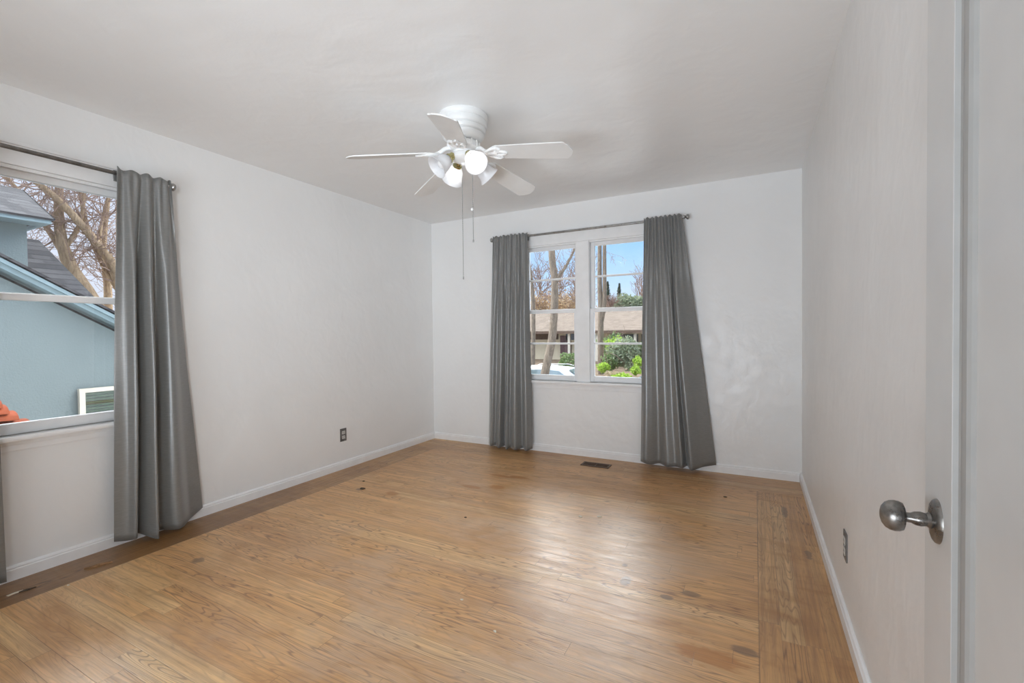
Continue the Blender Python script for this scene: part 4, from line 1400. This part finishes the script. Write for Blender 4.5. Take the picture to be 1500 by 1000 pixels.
def conifer(x, y, h, label, seed, zb=GZ + 1.1):
    rnd = random.Random(seed)
    root = thing('conifer', (x, y, zb), label, 'tree', 'conifers on the skyline')
    mb = MB(); mb.tube([(x, y, zb), (x, y, h)], [0.22, 0.02], 8); mb.build('trunk', M['bark'], root, True)
    mb = MB()
    tiers = int((h - zb) / 0.2)
    for t in range(tiers):
        z = h - 0.10 - t * 0.2
        R = (0.12 + 0.055 * t ** 0.9) * rnd.uniform(0.7, 1.25)
        for q in range(8):
            a = rnd.uniform(0, 6.28); L = R * rnd.uniform(0.7, 1.25)
            d = Vector((math.cos(a), math.sin(a), 0)); side = Vector((-d.y, d.x, 0))
            for j in range(5):
                f = (j + 0.5) / 5
                c = Vector((x, y, z)) + d * L * f + Vector((0, 0, -0.18 * L * f + rnd.uniform(-.12, .12)))
                w = (0.16 + 0.05 * L) * (1.1 - f)
                mb.bm.faces.new([mb.bm.verts.new(v) for v in (c - side * w, c + d * L * 0.16 - Vector((0, 0, 0.1)), c + side * w, c - d * L * 0.14 + Vector((0, 0, 0.05)))])
    mb.build('needles', M['conifer'], root, normals=False)


conifer(-15.2, 60, 8.35, 'leftmost and tallest of three dark conifers on the skyline', 101)
conifer(-14.45, 63, 7.75, 'middle and shortest of three dark conifers on the skyline', 102)
conifer(-13.0, 58, 7.75, 'rightmost of three dark conifers on the skyline', 103)
shrub('hedge_tree', (-5.6, 33.5, 3.1), (1.7, 1.0, 1.05), M['greygreen'], 2600, 0.20, 'wide green treetop behind the far roof next to the flared curtain', 'tree', seed=111)
shrub('hedge_tree', (-8.0, 35.0, 2.7), (1.1, 1.0, 0.85), M['rust'], 1800, 0.20, 'russet treetop behind the far roof below the conifers', 'tree', seed=112, twigs=4)
shrub('hedge_tree', (-10.2, 33.0, 2.9), (1.0, 0.8, 0.9), M['rust'], 1200, 0.20, 'russet treetop behind the far roof hidden partly by the mullion', 'tree', seed=113, twigs=4)


# ---- cars
def car(name, loc, rz, paint, label, suv=0.0):
    root = thing(name, (0, 0, 0), label, 'car', 'cars parked in the street')
    L, Wd = 4.4, 1.76
    # body cross-sections along x: (x, z bottom, z shoulder, half width)
    sec = [(-2.2, .34, .78, .62), (-2.12, .24, .92, .74), (-1.6, .20, 1.0, .86), (-0.6, .18, .98, .88), (0.6, .18, .94, .88), (1.3, .18, .88, .87), (1.9, .22, .80, .78), (2.18, .30, .62, .60)]
    mb = MB()
    rows = []
    for x, zb, zs, hw in sec:
        rows.append([(x, -hw * .9, zb), (x, -hw, zb + .12), (x, -hw, zs - .18), (x, -hw * .95, zs - .03), (x, -hw * .80, zs), (x, 0, zs + .015), (x, hw * .80, zs), (x, hw * .95, zs - .03), (x, hw, zs - .18), (x, hw, zb + .12), (x, hw * .9, zb)])
    mb.grid(rows, close=True)
    mb.bm.faces.ensure_lookup_table()
    for r in (0, -1):
        mb.bm.faces.new([v for v in [mb.bm.verts.new(p) for p in rows[r]]])
    bmesh.ops.remove_doubles(mb.bm, verts=mb.bm.verts[:], dist=0.001)
    mb.build('body', paint, root, True, 40)
    # greenhouse
    cs = [(-1.95, 0.98, 0.66, 0.98), (-1.35, 1.0, 0.64, 1.36), (-0.4, .98, .63, 1.45), (0.35, .95, .62, 1.42), (1.15, .92, .70, .93)]
    mb = MB()
    rows = []
    for x, zl, hw, zt in cs:
        k = hw + 0.12 * (zt - zl) / .47
        rows.append([(x, -hw - .12, zl), (x, -hw, zt - .05), (x, -hw * .85, zt), (x, 0, zt + .012), (x, hw * .85, zt), (x, hw, zt - .05), (x, hw + .12, zl)])
    mb.grid(rows)
    mb.build('roof', paint, root, True, 40)
    for s in (-1, 1):
        for a, nm in (([(-1.55, 1.03), (-1.12, 1.31), (-0.62, 1.35), (-0.62, 1.01)], 'rear_side_window'), ([(-0.55, 1.01), (-0.55, 1.35), (0.22, 1.33), (0.82, 1.0)], 'front_side_window')):
            mb = MB()
            off = lambda z: (0.775 - 0.26 * (z - 0.97)) * s
            mb.prism([(x, off(z) + 0.012 * s, z) for x, z in a], (0, -0.02 * s, 0)); mb.build(nm, M['carglass'], root)
    mb = MB(); mb.prism([(0.44, -.52, 1.37), (0.44, .52, 1.37), (1.08, .62, 1.0), (1.08, -.62, 1.0)], (0.03, 0, 0.03)); mb.build('windscreen', M['carglass'], root)
    mb = MB(); mb.prism([(-1.42, -.52, 1.34), (-1.42, .52, 1.34), (-1.90, .60, 1.05), (-1.90, -.60, 1.05)], (-0.03, 0, 0.03)); mb.build('rear_window', M['carglass'], root)
    for s in (-1, 1):
        mb = MB(); mb.box((-2.19, .48 * s, .80), (-2.02, .80 * s, .96), 0.02); mb.build('tail_lamp', M['carlamp'], root)
        mb = MB(); mb.tube([(-1.2, .62 * s, 1.42), (-1.0, .60 * s, 1.475), (0.1, .58 * s, 1.47), (0.25, .60 * s, 1.43)], 0.015, 8); mb.build('roof_rail', M['nickel'], root, True)
        for x in (-1.35, 1.35):
            mb = MB(); mb.lathe(((0.0, -.1), (.26, -.1), (.32, -.06), (.32, .06), (.26, .1), (0, .1)), Matrix.Translation((x, .80 * s, .32)) @ Matrix.Rotation(math.pi / 2, 4, 'X'), 28); mb.build('wheel', M['tyre'], root, True)
    root.location = loc
    root.rotation_euler = (0, 0, rz)
    root.scale = (1, 1, 0.95)
    return root


car('car', (-3.90, 11.35, GZ), math.radians(180), M['carwhite'], 'white car parked in the street behind the stout trunk')
car('car', (0.86, 9.6, GZ), math.radians(180), M['cardark'], 'dark car at the right lower corner of the back window', )
